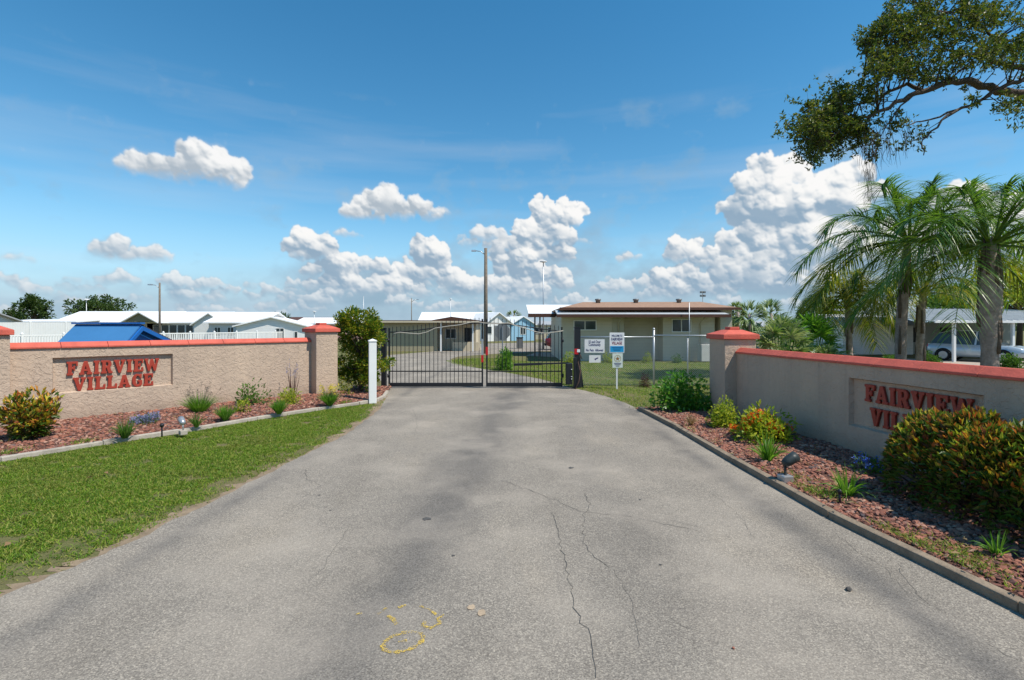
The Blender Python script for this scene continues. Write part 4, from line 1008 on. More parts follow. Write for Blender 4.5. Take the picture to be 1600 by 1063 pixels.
for pts, r0, r1 in LB:
    r0, r1 = r0 * OK_, r1 * OK_; q = [o3(a, b_, c_ * OK_) for a, b_, c_ in pts]; n = len(q); fine_ = []; rr_ = []
    for i in range(n - 1):
        for k in range(3):
            u = k / 3; fine_.append(q[i].lerp(q[i+1], u) + Vector(rng.normal(size=3)) * (.03 if k else 0)); rr_.append((r0 + (r1 - r0) * ((i + u) / (n - 1)) ** .8))
    fine_.append(q[-1]); rr_.append(r1)
    tr.tube([p_ - off for p_ in fine_], rr_, 8); limbs += fine_
tr.tube([(0, 0, 0), (-.1, 0, 1.5), (0, 0, 4), (-.2, -.2, 7), o3(1840, 210) - off], [.62, .48, .42, .38, .19], 12)
tr.tube([(-.1, -.1, 4.6), (.8, .3, 8), (1.5, .3, 11), (2, 0, 14)], [.36, .28, .2, .06], 10)
tr.build('trunk', m_bark, t_, fix=False)
OB = [(1420, 48, 58, 42, 24), (1495, 40, 60, 40, 24), (1560, 55, 48, 45, 20), (1385, 98, 34, 34, 14), (1300, 178, 42, 30, 20), (1272, 200, 26, 34, 14), (1258, 200, 22, 26, 9), (1290, 225, 34, 24, 8), (1345, 215, 30, 24, 6),
      (1340, 150, 44, 24, 16), (1318, 210, 42, 26, 13), (1440, 108, 44, 20, 14), (1480, 100, 40, 18, 7), (1510, 150, 20, 16, 2), (1425, 215, 22, 14, 2), (1400, 30, 40, 30, 12), (1370, 62, 22, 30, 7), (1585, 160, 20, 22, 6), (1590, 80, 26, 26, 8), (1282, 236, 26, 18, 8),
      (1395, 190, 34, 14, 3), (1600, 20, 60, 40, 14), (1460, 5, 90, 26, 18), (1700, 20, 90, 60, 14), (1850, -60, 120, 90, 14)]
A = np.array(limbs); tw = MB(); Pl, Dl = [], []
for px, py, rx, ry, k in OB:
    for _ in range(int(k * 1.08)):
        d = rdir(1)[0] * rng.random() ** .4
        e = np.array(o3(px + d[0] * rx * 1.1, py + d[2] * ry * 1.1, d[1] * 1.65 * (1 if px < 1500 else 1.6)))
        j = np.argmin(np.linalg.norm(A - e, axis=1) + .3 * rng.random(len(A))); b_ = A[j]; ln = np.linalg.norm(e - b_)
        mid = (b_ + e) / 2 + rng.normal(size=3) * .10 * ln + (0, 0, .06 * ln)
        tw.tube([tuple(b_ - off), tuple(mid - off), tuple(e - off)], [min(.04, .010 + .011 * ln), .014, .005], 5)
        for s2 in range(4):
            a_ = mid + (e - mid) * (.3 + .2 * s2); ee = a_ + rng.normal(size=3) * .33 + (e - b_) / max(ln, .1) * .14
            tw.tube([tuple(a_ - off), tuple(ee - off)], [.006, .003], 4)
            for _r in range(5):   # leaves sit in small rosettes along the twig
                c_ = a_ + (ee - a_) * (.25 + .8 * rng.random()) + rng.normal(size=3) * .095; nn = 5
                Pl.append(c_ + rng.normal(size=(nn, 3)) * .028); Dl.append(rdir(nn) + (0, 0, .15))
for px, py, n_, l_ in [(1355, 238, 34, 1.1), (1300, 235, 16, .7), (1400, 225, 24, .8), (1375, 235, 26, .9), (1430, 210, 12, .6), (1600, 185, 8, .8), (1340, 225, 10, .6)]:
    for _ in range(n_):   # bare hanging twigs
        a_ = np.array(o3(px + random.uniform(-16, 16), py - random.uniform(0, 40), -.5 + random.uniform(-.3, .3)))
        b_ = a_ + (random.uniform(-.2, .25), random.uniform(-.2, .2), -l_ * OK_ * random.uniform(.35, 1)); tw.tube([tuple(a_ - off), tuple((a_ + b_) / 2 + rng.normal(size=3) * .05 - off), tuple(b_ - off)], [.008, .006, .003], 4)
tw.build('twigs', m_twig, t_, fix=False)
Pl = np.concatenate(Pl); Dl = np.concatenate(Dl)
link('crown', leaves_me('crown', Pl - np.array(off), Dl, .158 * (.5 + .7 * rng.random(len(Pl))), .068), m_loak, t_)
q = o3(1355, 262, -.5) - off; nm = 220; Pm = np.array(q) + rng.normal(size=(nm, 3)) * (.09, .09, .02) - np.c_[np.zeros((nm, 2)), rng.random(nm) * 1.15]; Pm[:, 0] -= (q.z - Pm[:, 2]) * -.05
link('hanging_moss', blades_me('hanging_moss', Pm, np.c_[rng.normal(size=(nm, 2)) * .2, -np.ones(nm)], .25, .012, 0, 2), m_moss, t_)

def broad_tree(label, px, Y, zt, wd, n, m=None, tr_h=.35, L=.35, group=None, seed=0):
    t_ = thing('broad_tree', label, 'tree', (PX(px, Y), Y, 0), 0, group); z0 = zt * tr_h; hh = zt - z0; bl = []
    for k in range(9):
        a = k * 2.4; r_ = (k / 9) ** .5
        bl.append((math.cos(a) * r_ * wd * .36, math.sin(a) * r_ * wd * .3, z0 + hh * (.40 + .32 * (1 - r_) + .10 * random.uniform(-1, 1)), wd * .22, hh * .34))
    P = tree_crown(bl, n, L, L * .5, m or m_lfar, t_)
    mb = MB().tube([(0, 0, 0), (.1, 0, z0), (0, 0, zt * .7)], [.22, .16, .05], 8)
    for i in rng.choice(len(P), 16): mb.tube([(.05, 0, z0 * random.uniform(.8, 1.4)), tuple(P[i] * (.5, .5, .85)), tuple(P[i])], [.10, .06, .02], 5)
    mb.build('trunk', m_bark, t_, fix=False); return t_
broad_tree('dark dense round tree above the grey roofed house at the far left', 54, 92, 8.0, 5.6, 2600, L=.5)
broad_tree('wide domed tree behind the long white roof', 152, 100, 8.2, 11.5, 3400, L=.55)
broad_tree('small low tree to the left of the dark dense tree', 26, 95, 5.6, 6.0, 1200, L=.5)
broad_tree('low tree crown behind the white roofs with a spiky conifer top', 430, 110, 5.2, 7.5, 1200, L=.5)
broad_tree('green tree at the right edge behind the carport', 1592, 40, 7.6, 8.5, 5200, m_lyg, L=.30)
broad_tree('leafy green tree behind the carport roof between the palm trunks', 1500, 46, 6.2, 8.5, 5200, m_lgreen, L=.32)
broad_tree('dark rounded tree showing between the fan palms and yellowing palms', 1290, 52, 5.4, 7, 3000, m_lgreen, L=.3)
P = np.c_[rng.random(16000) * 700 - 340, 230 + rng.random(16000) * 40, np.zeros(16000)]
P[:, 2] = rng.random(16000) * (3.4 + 1.3 * vnoise(P[:, :2] * (1, .0), .09, 4) + .6 * vnoise(P[:, :2] * (1, 0), .5, 6))
tag(link('treeline', leaves_me('treeline', P, rdir(len(P)), 1.6, 1.3), m_lfar), kind='stuff')
def sabal(label, px, Y, zt, cr_, group='sabal palms past the house end'):
    t_ = thing('sabal_palm', label, 'palm tree', (PX(px, Y), Y, 0), 0, group)
    MB().tube([(0, 0, 0), (.05, 0, zt * .5), (0, 0, zt - cr_ * .6)], [.2, .16, .15], 8).build('trunk', m_palmt, t_, fix=False)
    n = 620; d = rdir(n); d[:, 2] = d[:, 2] * .8 + .1
    st_ = np.repeat(rdir(31), 20, 0); D = unit(st_ + .45 * d)
    link('crown', blades_me('crown', np.tile((0, 0, zt - cr_ * .75), (n, 1)) + st_ * cr_ * .45, D, cr_ * .62, .12, .3, 3), m_fan, t_)
sabal('smallest sabal palm beside the siding clad house end', 1150, 70, 5.0, 1.5); sabal('slim sabal palm between the house end and the tallest of the row', 1153, 60, 4.9, 1.9)
sabal('sabal palm with full round crown in the middle of the row', 1171, 56, 4.8, 2.3); sabal('sabal palm with shaggy drooping crown nearest the fan palms', 1205, 62, 5.2, 2.6)
sabal('lone distant palm rising above the light blue house', 803, 120, 6.0, 2.0, 'distant palms')
sabal('distant palm peeping over the white gabled house roof', 768, 110, 5.3, 2.2, 'distant palms')

# ------------------------------------------------------------------ gate
YG = 17.4; XL, XM0, XM1, XR = PX(607, YG), PX(755, YG), PX(759.5, YG), PX(879, YG)
xc = (XM0 + XM1) / 2
def ztop(x): u = min(1, abs(x - xc) / (xc - XL)); return 1.90 + .31 * (.5 + .5 * math.cos(math.pi * u))
def gate_leaf(label, x0, x1, hinge):
    t_ = thing('gate_leaf', label, 'gate', (hinge, YG, 0), 0, 'leaves of the double driveway gate'); h_ = hinge
    fr = MB(); fr.box(x0 - h_, x1 - h_, -.03, .03, .05, .18)
    fr.box(x0 - h_ + .05, x1 - h_ - .05, -.016, .016, .55, .59)
    for x in (x0, x1 - .055): fr.box(x - h_, x - h_ + .055, -.0275, .0275, .18, ztop(x) + .14)
    fr.build('frame', m_black, t_, bevel=.004)
    hx = (x0 if hinge < xc else x1) - h_; _ = [MB().tube([(hx, 0, zz_ - .06), (hx, 0, zz_ + .06)], .042, 8).build('hinge', m_black, t_, fix=False) for zz_ in (.42, 1.62)]
    n = 24; rl = MB(); rl.tube([(x - h_, 0, ztop(x)) for x in np.linspace(x0 + .06, x1 - .06, n)], .021, 6); rl.build('top_rail', m_black, t_, fix=False)
    pk = MB(); k = round((x1 - x0) / .139)
    for i in range(1, k):
        x = x0 + (x1 - x0) * i / k - h_
        pk.box(x - .009, x + .009, -.009, .009, .18, ztop(x + h_) + .14)
        pk.add([(x-.014,-.014,ztop(x+h_)+.14),(x+.014,-.014,ztop(x+h_)+.14),(x+.014,.014,ztop(x+h_)+.14),(x-.014,.014,ztop(x+h_)+.14),(x,0,ztop(x+h_)+.2)], [(0,1,4),(1,2,4),(2,3,4),(3,0,4),(3,2,1,0)])
    pk.build('pickets', m_black, t_)
    xr = x1 - .055 if hinge < xc else x0; zz = (.88, 1.12) if hinge < xc else (1.12, 1.40)
    MB().box(xr - h_ - .012, xr - h_ + .067, -.036, -.031, *zz).build('red_reflector', m_red, t_)
    if hinge < xc: MB().box(xr - h_ - .004, xr - h_ + .059, -.036, -.031, zz[1] + .004, zz[1] + .55).build('pale_tape', m_silver, t_)
    return t_
gate_leaf('black metal gate leaf hinged beside the clipped tree and white post', XL, XM0, XL)
gate_leaf('black metal gate leaf hinged beside the gate opener box', XM1, XR, XR)
t_ = thing('gate_cable', 'beige flexible cable looped along the top of the closed gate', 'cable', (xc, YG - .045, 0))
cpts = [(615, 526), (617, 521), (625, 519.5), (640, 521), (655, 522), (668, 519), (680, 513), (700, 510), (718, 508), (735, 504), (746, 503), (757, 505), (775, 506), (795, 505), (803, 508), (820, 513), (838, 519), (852, 521), (868, 519), (880, 517)]
MB().tube([(PX(a, YG) - xc, .0, PZ(b_, YG)) for a, b_ in cpts], .016, 6).build('cable', m_hose, t_, fix=False)
def gpost(label, px, w_, z): 
    t_ = thing('gate_post', label, 'post', (PX(px, YG + .05), YG + .05, 0), 0, 'square gate posts'); a = w_ / 2
    MB().box(-a, a, -a, a, 0, z).build('post', m_black, t_, bevel=.006); MB().box(-a - .012, a + .012, -a - .012, a + .012, z, z + .03).build('post_cap', m_black, t_, bevel=.008); return t_
gpost('square black gate post half hidden by the clipped tree', 600, .16, 2.02)
gp_r = gpost('square black gate post with a red reflector near the warning signs', 902, .20, 2.05)
MB().box(-.11, .02, -.112, -.104, 1.15, 1.34).build('red_reflector', m_red, gp_r); MB().box(-.02, .08, -.118, -.113, 1.22, 1.32).build('white_tag', m_wpaint, gp_r)
t_ = thing('gate_opener', 'black gate opener with control box, arm and tapered cover', 'gate opener', (PX(893, YG - .15), YG - .2, 0))
MB().box(-.20, .02, -.12, .12, .16, .86).build('control_box', m_black, t_, bevel=.02)
MB().box(.06, .16, -.10, .10, .0, 1.05).build('motor_column', m_black, t_, bevel=.02)
MB().prism([(.18, 0), (.44, 0), (.40, .35), (.36, .62), (.30, .74), (.20, .74)], .25, .62, 'y').build('tapered_cover', mat('charcoal_plastic', (.035, .037, .038), .6), t_, bevel=.02)
MB().bar((-1.95, .10, .80), (-.1, .10, .86), .05, .05).bar((-1.95, .10, .80), (-1.0, .10, .83), .07, .08).build('actuator_arm', m_black, t_)
MB().tube([(.10, -.15, .0), (.22, -.16, .25), (.27, -.14, .6), (.20, -.13, .9), (.28, -.1, 1.15), (.34, .0, 1.0)], .014, 6).build('cable', mat('rusty_cable', (.16, .09, .07), .7), t_, fix=False)
for z in (.66, .42, .34): MB().lathe([(.0, -.01), (.02, -.01), (.02, .01), (0, .01)], 8, (-.02, -.13, z)).build('label_sticker', m_wpaint, t_)
# white vinyl post by the bed
loc, s_ = at_px(582, 630, 0)
t_ = thing('intercom_post', 'square white vinyl post with small black reader at the bed corner', 'post', (*loc[:2], 0), R(20))
MB().box(-.10, .10, -.10, .10, 0, 1.68).build('post', m_white, t_, bevel=.008)
MB().box(-.115, .115, -.115, .115, 1.68, 1.71).add([(-.115,-.115,1.711),(.115,-.115,1.711),(.115,.115,1.711),(-.115,.115,1.711),(0,0,1.76)], [(0,1,4),(1,2,4),(2,3,4),(3,0,4)]).build('post_cap', m_white, t_, bevel=.006)
MB().box(.101, .135, -.055, .055, 1.38, 1.56).build('card_reader', m_black, t_, bevel=.008)

# chain link fence
YF = 18.0
t_ = thing('chain_link_fence', 'galvanised chain link fence between gate post and right wall pillar', 'fence', (PX(907, YF), YF, 0))
x0 = 0; x1 = PX(1190, YF) - PX(907, YF); zr = 1.72
MB().tube([(x0, 0, zr), (PX(1022, YF) - PX(907, YF), 0, zr)], .024, 8).tube([(PX(1022, YF) - PX(907, YF), 0, zr + .06), (x1, 0, zr + .04)], .024, 8).build('top_rail', m_galv, t_, fix=False)
for px, z, r_ in ((1022, 1.98, .038), (1075, 1.72, .025), (1150, 1.72, .025), (965, 1.70, .025)):
    x = PX(px, YF) - PX(907, YF)
    MB().tube([(x, .03, 0), (x, .03, z)], r_, 8).lathe([(r_ + .006, 0), (r_ + .006, .03), (r_ * .6, .06), (.004, .07)], 8, (x, .03, z)).build('fence_post', m_galv, t_, fix=False)
cm = MB(); n = int(x1 / .075); hh = zr
for i in range(-int(hh / .075), n + 1):
    for sgn in (1, -1):
        a, b_ = i * .075, i * .075 + hh; za, zb = (.03, hh) if sgn > 0 else (hh, .03)
        if a < 0: za += (zb - za) * (-a) / (b_ - a); a = 0
        if b_ > x1: zb = za + (zb - za) * (x1 - a) / (b_ - a); b_ = x1
        if b_ - a > .02: cm.bar((a, sgn * .002, za), (b_, sgn * .002, zb), .0045, .0045)
cm.build('wire_mesh', m_galv, t_, fix=False)
# ------------------------------------------------------------------ signs
def text_me(s_, size, align='CENTER', bold=0.0):
    cu = bpy.data.curves.new('text', 'FONT'); cu.body = s_; cu.size = size; cu.align_x = align; cu.align_y = 'CENTER'; cu.offset = bold; cu.resolution_u = 3
    o = bpy.data.objects.new('text', cu); C.objects.link(o)
    me = bpy.data.meshes.new_from_object(o.evaluated_get(bpy.context.evaluated_depsgraph_get())); bpy.data.objects.remove(o)
    me.transform(Matrix(((1, 0, 0, 0), (0, 0, -1, 0), (0, 1, 0, 0), (0, 0, 0, 1)))); return me
def text(s_, size, x, y, z, m, parent, width=None, bold=0.0, name='lettering'):
    me = text_me(s_, size, bold=bold)
    if width:
        xs = [v.co.x for v in me.vertices]; k = width / (max(xs) - min(xs)); me.transform(Matrix.Diagonal((k, 1, 1, 1)))
    me.transform(Matrix.Translation((x, y, z))); return link(name, me, m, parent)
YS = 17.9
t_ = thing('notice_sign', 'rectangular white notice reading 55 and Over Community on the fence', 'sign', (PX(929, YS), YS, PZ(541, YS)))
MB().box(-.35, .35, 0, .012, -.235, .235).build('sign_panel', m_wpaint, t_, bevel=.003)
text('55 and Over', .135, 0, -.003, .145, m_navy, t_, .42, .002); text('Community', .135, 0, -.003, .045, m_navy, t_, .42, .002); text('No Pets  Allowed', .12, 0, -.003, -.145, m_navy, t_, .60, .002)
t_ = thing('small_notice', 'small plain white placard hung on the fence under the notice', 'sign', (PX(929.5, YS), YS, PZ(561, YS)), 0)
MB().box(-.20, .20, 0, .010, -.13, .13).build('sign_panel', m_wpaint, t_); MB().add([(-.02,-.003,.0),(.10,-.003,.05),(.13,-.003,.03),(.04,-.003,-.02),(.02,-.003,-.05)], [(0,1,2,3,4)]).build('emblem', m_navy, t_)
YW = 17.0
t_ = thing('welcome_sign', 'welcome sign on a white post with a blue lower band and star panel', 'sign', (PX(964, YW), YW, 0))
zz = lambda py: PZ(py, YW)
MB().box(-.025, .025, .014, .06, 0, zz(522)).build('post', m_white, t_, bevel=.004)
MB().box(-.245, .245, 0, .012, zz(551.5), zz(520)).build('sign_panel', m_wpaint, t_, bevel=.003)
MB().box(-.225, .225, -.003, -.001, zz(550.3), zz(541)).build('blue_band', m_signb, t_)
text('WELCOME TO', .095, 0, -.003, zz(525), m_navy, t_, .36, .002); text('FAIRVIEW', .135, 0, -.003, zz(530.5), m_navy, t_, .38, .003); text('VILLAGE', .135, 0, -.003, zz(536.5), m_maroon, t_, .34, .003)
for k in range(3): MB().box(-.17 + .03 * k, .17 - .03 * k, -.0055, -.0035, zz(543.6 + 2.2 * k), zz(543.0 + 2.2 * k)).build('fine_print', m_navy, t_)
st_ = thing('star_sign', 'small white panel with a star emblem below the welcome sign', 'sign', (PX(965, YW), YW + .002, zz(563.5)))
MB().box(-.17, .17, 0, .010, -.24, .24).build('sign_panel', mat('pale_sign', (.66, .72, .66), .5), st_)
star = [(math.sin(k * math.pi / 5) * (.085 if k % 2 == 0 else .036), math.cos(k * math.pi / 5) * (.085 if k % 2 == 0 else .036)) for k in range(10)]
MB().add([(x, -.003, z + .06) for x, z in star], [tuple(range(10))]).build('star_emblem', mat('star_brown', (.30, .16, .06), .5), st_)
rg = [(.115 * math.cos(a), .115 * math.sin(a)) for a in np.linspace(0, 6.283, 25)[:-1]] + [(.10 * math.cos(a), .10 * math.sin(a)) for a in np.linspace(0, 6.283, 25)[:-1]]
MB().add([(x, -.003, z + .06) for x, z in rg], [(i, (i+1) % 24, 24 + (i+1) % 24, 24 + i) for i in range(24)]).build('emblem_ring', mat('ring_ochre', (.42, .30, .08), .5), st_)
for k, wd in enumerate((.12, .10, .06)): MB().box(-wd, wd, -.003, -.001, -.105 - .045 * k, -.085 - .045 * k).build('fine_print', m_navy, st_)
# back of a stop sign
YO = 25.5
t_ = thing('octagonal_sign', 'grey back of an octagonal road sign beyond the gate', 'sign', (PX(785, YO), YO, 0))
MB().add([(.40 * math.cos(R(22.5 + 45 * k)), -.004 + d, 1.82 + .44 * math.sin(R(22.5 + 45 * k))) for d in (0, .008) for k in range(8)], [tuple(range(8)), tuple(range(15, 7, -1))] + [(k, (k+1) % 8, 8 + (k+1) % 8, 8 + k) for k in range(8)]).build('sign_plate', m_gray, t_)
MB().box(-.03, .03, -.05, -.008, 0, 2.1).build('post', m_galv, t_)

# ------------------------------------------------------------------ garden spotlights and loose things
def spotlight(label, px, py, m_head, m_base, head_dir, z0=.09, s=1.0):
    loc, _ = at_px(px, py, z0); t_ = thing('spotlight', label, 'garden light', loc, head_dir); q = s
    MB().box(-.075*q, .075*q, -.075*q, .075*q, -.03, .07*q).build('base', m_base, t_, bevel=.012)
    MB().tube([(0, 0, .07*q), (0, 0, .17*q), (.02*q, 0, .20*q)], .018*q, 8).build('stem', m_head, t_, fix=False)
    h_ = MB(); prof = [(.005, -.09), (.05, -.08), (.068, -.02), (.072, .06), (.075, .13), (.062, .13), (.05, .10)]
    h_.lathe([(r_*q, z*q) for r_, z in prof], 14); hd = h_.build('lamp_head', m_head, t_, fix=False)
    hd.location = (.05*q, 0, .26*q); hd.rotation_euler = (0, R(62), 0); return t_
spotlight('silver garden spotlight on a square base by the left edging', 286, 677, m_silver, m_conc, R(140), .09, .80)
spotlight('black bullet spotlight on a pale base by the right edging', 1227, 750, mat('dark_enamel', (.03, .04, .042), .45), m_silver, R(10), .09, .95)
loc, _ = at_px(253, 680, .09); t_ = thing('stake_light', 'short black stake light left of the silver spotlight', 'garden light', loc)
MB().tube([(0, 0, -.03), (0, 0, .16)], .015, 6).lathe([(.03, 0), (.04, .04), (.012, .07)], 10, (0, 0, .15)).build('stake', m_black, t_, fix=False)
loc, _ = at_px(1312, 785, .09); t_ = thing('stake_light', 'short dark stake in front of the strap leaved plant on stones', 'garden light', loc)
MB().tube([(0, 0, -.03), (0, 0, .11)], .014, 6).lathe([(.02, 0), (.024, .03), (.01, .05)], 10, (0, 0, .10)).build('stake', m_black, t_, fix=False)
def stone(label, px, py, z, s_, m):
    loc, _ = at_px(px, py, z); me = rocks_me('stone', np.array([[0, 0, s_ * .4]]), np.array([s_]), .8); o = link('stone', me, m); o.location = (loc[0], loc[1], loc[2]); tag(o, label, 'stone', 'loose stones')
stone('red stone lying on the asphalt against the right edging', 1467, 892, .006, .052, m_rock)
stone('dark lump of debris alone on the asphalt', 1326, 923, .006, .035, m_crack)
stone('small rust coloured stone on the asphalt near the right corner', 1540, 930, .006, .024, m_rock)
stone('small brown crumb on the asphalt right of the wheel track', 1146, 1014, .006, .012, m_rock)
for px, py in [(150, 746), (160, 742), (3, 862), (128, 790), (290, 772)]:
    loc, _ = at_px(px, py, .03); n = 1
    me = leaves_me('fallen_leaf', rng.normal(size=(n, 3)) * (.05, .05, .008), rdir(n) * (1, 1, .15), .085, .05); o = link('fallen_leaf', me, m_dry); o.location = (*loc[:2], .055); tag(o, 'dry brown fallen leaf lying on the left grass verge', 'leaf', 'fallen leaves on the verge')

# ------------------------------------------------------------------ poles and lamps
def lamp_pole(label, px, Y, ytop, r_, m, arm=None, head=None, name='street_lamp', flood=0):
    t_ = thing(name, label, 'street lamp' if name == 'street_lamp' else 'pole', (PX(px, Y), Y, 0)); z = PZ(ytop, Y)
    MB().tube([(0, 0, 0), (0, 0, z)], [r_, r_ * .7], 8).build('pole', m, t_, fix=False)
    if arm:
        a = arm; MB().tube([(0, 0, z - .55), (a * .5, 0, z - .25), (a, 0, z - .2)], .035, 6).build('arm', m_galv, t_, fix=False)
        MB().prism([(-.12, -.05), (.12, -.05), (.10, .06), (-.10, .06)], min(a, a * 1.45), max(a, a * 1.45), 'x').build('lamp_head', m_galv, t_).location = (0, 0, z - .2)
    if head: MB().lathe([(head * .25, -.3 * head), (head, -.1 * head), (head, .12 * head), (head * .3, .25 * head)], 10, (0, 0, z)).build('lamp_head', m_wpaint, t_, fix=False)
    for k in range(flood):
        MB().box(-.32 if k % 2 else .06, -.06 if k % 2 else .32, -.12, .08, z - .25 - .42 * (k // 2), z - .02 - .42 * (k // 2)).build('floodlight', m_gray, t_, bevel=.02)
    return t_
lamp_pole('tall wooden street lamp pole with arm, just beyond the closed gate', 759, 39, 388, .17, m_wood, -.75)
lamp_pole('tall thin grey lamp mast with a flat top lamp', 849, 46, 409, .06, m_galv, head=.32)
lamp_pole('wooden street lamp pole above the white roofs on the left', 249.5, 52, 442, .12, m_wood, -.8)
lamp_pole('small lamp with white head before the domed tree', 135, 70, 468, .05, m_galv, head=.35)
lamp_pole('small lamp with white head left of the clipped tree', 491, 75, 487, .05, m_galv, head=.30)
lamp_pole('dark lamp post with side arm above the tan house', 643, 70, 466, .07, m_wood, .7)
lamp_pole('slim mast behind the white roof of the gabled house', 704, 75, 467, .05, m_galv, head=.22)
lamp_pole('thin pole rising behind the clipped tree', 568, 70, 463, .05, m_galv, name='pole')
lamp_pole('short floodlight mast over the brown shingle roof', 1098, 60, 455, .05, m_gray, name='pole', flood=4)
lamp_pole('thin grey vent pipe in front of the olive house', 1077, 29.5, 473, .03, m_galv, name='pole')

# ------------------------------------------------------------------ buildings
def window(parent, x, y, z, w_, h_, mull=1, fm=None, tilt=0):
    f = MB(); a, c_ = w_ / 2, .055
    f.box(x-a, x+a, y-.05, y-.006, z, z+c_).box(x-a, x+a, y-.05, y-.006, z+h_-c_, z+h_).box(x-a, x-a+c_, y-.05, y-.006, z+c_, z+h_-c_).box(x+a-c_, x+a, y-.05, y-.006, z+c_, z+h_-c_)
    for k in range(mull): xm = x - a + w_ * (k + 1) / (mull + 1); f.box(xm-.025, xm+.025, y-.048, y-.006, z+c_, z+h_-c_)
    o = f.build('window', fm or m_white, parent); MB().box(x-a+.01, x+a-.01, y-.022, y-.004, z+.01, z+h_-.01).build('pane', m_glass, o); return o
def house(name, label, cat, loc, rz, w_, d_, h_, wm, rm, rise, ov=.35, ridge='x', wins=(), doors=(), th=.14, group=None, gm=None):
    t_ = thing(name, label, cat, loc, rz, group); a = w_ / 2; mb = MB()
    if ridge == 'x': mb.prism([(0, 0), (d_, 0), (d_, h_), (d_/2, h_ + rise), (0, h_)], -a, a, 'x'); prof, s_ = [(-ov, h_ - rise*2*ov/d_), (d_/2, h_ + rise), (d_ + ov, h_ - rise*2*ov/d_)], ('x', -a - ov, a + ov)
    elif ridge == 'y': mb.prism([(-a, 0), (a, 0), (a, h_), (0, h_ + rise), (-a, h_)], 0, d_, 'y'); prof, s_ = [(-a - ov, h_ - rise*2*ov/w_), (0, h_ + rise), (a + ov, h_ - rise*2*ov/w_)], ('y', -ov, d_ + ov)
    else: mb.prism([(0, 0), (d_, 0), (d_, h_ + rise), (0, h_)], -a, a, 'x'); prof, s_ = [(-ov, h_ - rise*ov/d_), (d_ + ov, h_ + rise + rise*ov/d_)], ('x', -a - ov, a + ov)
    mb.build('wall', wm, t_)
    lo = [(u, z + .006) for u, z in prof]; hi = [(u, z + th) for u, z in prof][::-1]
    MB().prism(lo + hi, s_[1], s_[2], s_[0]).build('roof', rm, t_)
    for wd in wins: window(t_, wd[0], 0, *wd[1:])
    for x, w2, h2, m in doors: MB().box(x - w2/2, x + w2/2, -.03, -.006, .05, h2).build('door', m, t_)
    return t_
s_olive = sidingmat('olive_siding', (.60, .545, .43), .2)
s_white = sidingmat('white_siding', (.80, .80, .78), .22)
s_bluel = sidingmat('light_blue_siding', (.30, .52, .68), .22)
s_tan = sidingmat('tan_siding', (.40, .345, .225), .3, True)
s_gray = sidingmat('pale_gray_siding', (.62, .63, .64), .25)
s_pink = mat('pink_wall', (.62, .36, .32), .7, var=.1)

m_wroof = sidingmat('seamed_white_roof', (.84, .84, .83), .45, True, (.66, .66, .64), .25)
# olive house right of the gate
YB = 31.0
X0, X1 = PX(877, YB), PX(1141, YB); wB = X1 - X0
t_ = thing('olive_house', 'long olive sided house with brown roof behind the chain link fence', 'house', (X0, YB, 0))
r0, r1 = PX(973, YB) - X0, PX(1036, YB) - X0; e1 = PX(1123, YB) - X0
mb = MB().box(0, r0, 0, 8, 0, 2.78).box(r0 + .002, r1 - .002, 1.1, 8, 0, 2.78).box(r1, e1 - .25, 0, 8, 0, 2.78).box(e1 - .248, e1, .5, 8, 0, 2.78)
mb.build('wall', s_olive, t_)
MB().box(e1 + .003, wB, -.25, 7.5, 0, 3.09).build('end_wall', sidingmat('end_siding', (.50, .46, .36), .2), t_)
MB().box(r0 - .62, r0 + .06, -.06, -.003, 0, 2.76).build('corner_board', mat('olive_trim', (.46, .43, .33), .6), t_).scale = (1, 1, 1)
MB().prism([(-1.25, 2.73), (.4, 3.05), (.4, 3.08), (-1.25, 2.80)], -.35, e1 + .12, 'x').build('patio_roof', m_tin, t_)
MB().box(-.40, e1 + .2, -1.30, -1.252, 2.62, 2.80).build('fascia', m_btrim, t_)
rx = (-.12, wB + .35); MB().add([(rx[0], -.6, 3.10), (rx[1], -.6, 3.10), (rx[1], 10.5, 3.10), (rx[0], 10.5, 3.10), (rx[0], -.6, 3.20), (rx[1], -.6, 3.20), (rx[1], 10.5, 3.20), (rx[0], 10.5, 3.20), (2.0, 5, 3.80), (10.3, 5, 3.82)],
         [(3,2,1,0),(0,1,5,4),(1,2,6,5),(2,3,7,6),(3,0,4,7),(4,5,9,8),(5,6,9),(6,7,8,9),(7,4,8)]).build('roof', m_broof, t_)
MB().box(-.16, wB + .40, -.66, -.602, 3.07, 3.22).build('roof_trim', m_btrim, t_)
window(t_, PX(914, YB) - X0, 0, PZ(516.5, YB), 1.40, .62, 1); window(t_, PX(1064.5, YB) - X0, 0, PZ(519.5, YB), 1.18, .82, 1)
for px in (966, 1093): x = PX(px, YB) - X0; MB().tube([(x, -.9, 2.62), (x, -.12, 2.3), (x, -.12, .1)], .04, 6).build('downspout', mat('olive_trim'), t_, fix=False)
for px in (934, 993, 1060): x = PX(px, 35) - X0; MB().lathe([(.16, 0), (.16, .25), (.22, .27), (.2, .36), (.05, .38)], 8, (x, 3.9, 3.60)).build('roof_vent', m_gray, t_, fix=False)
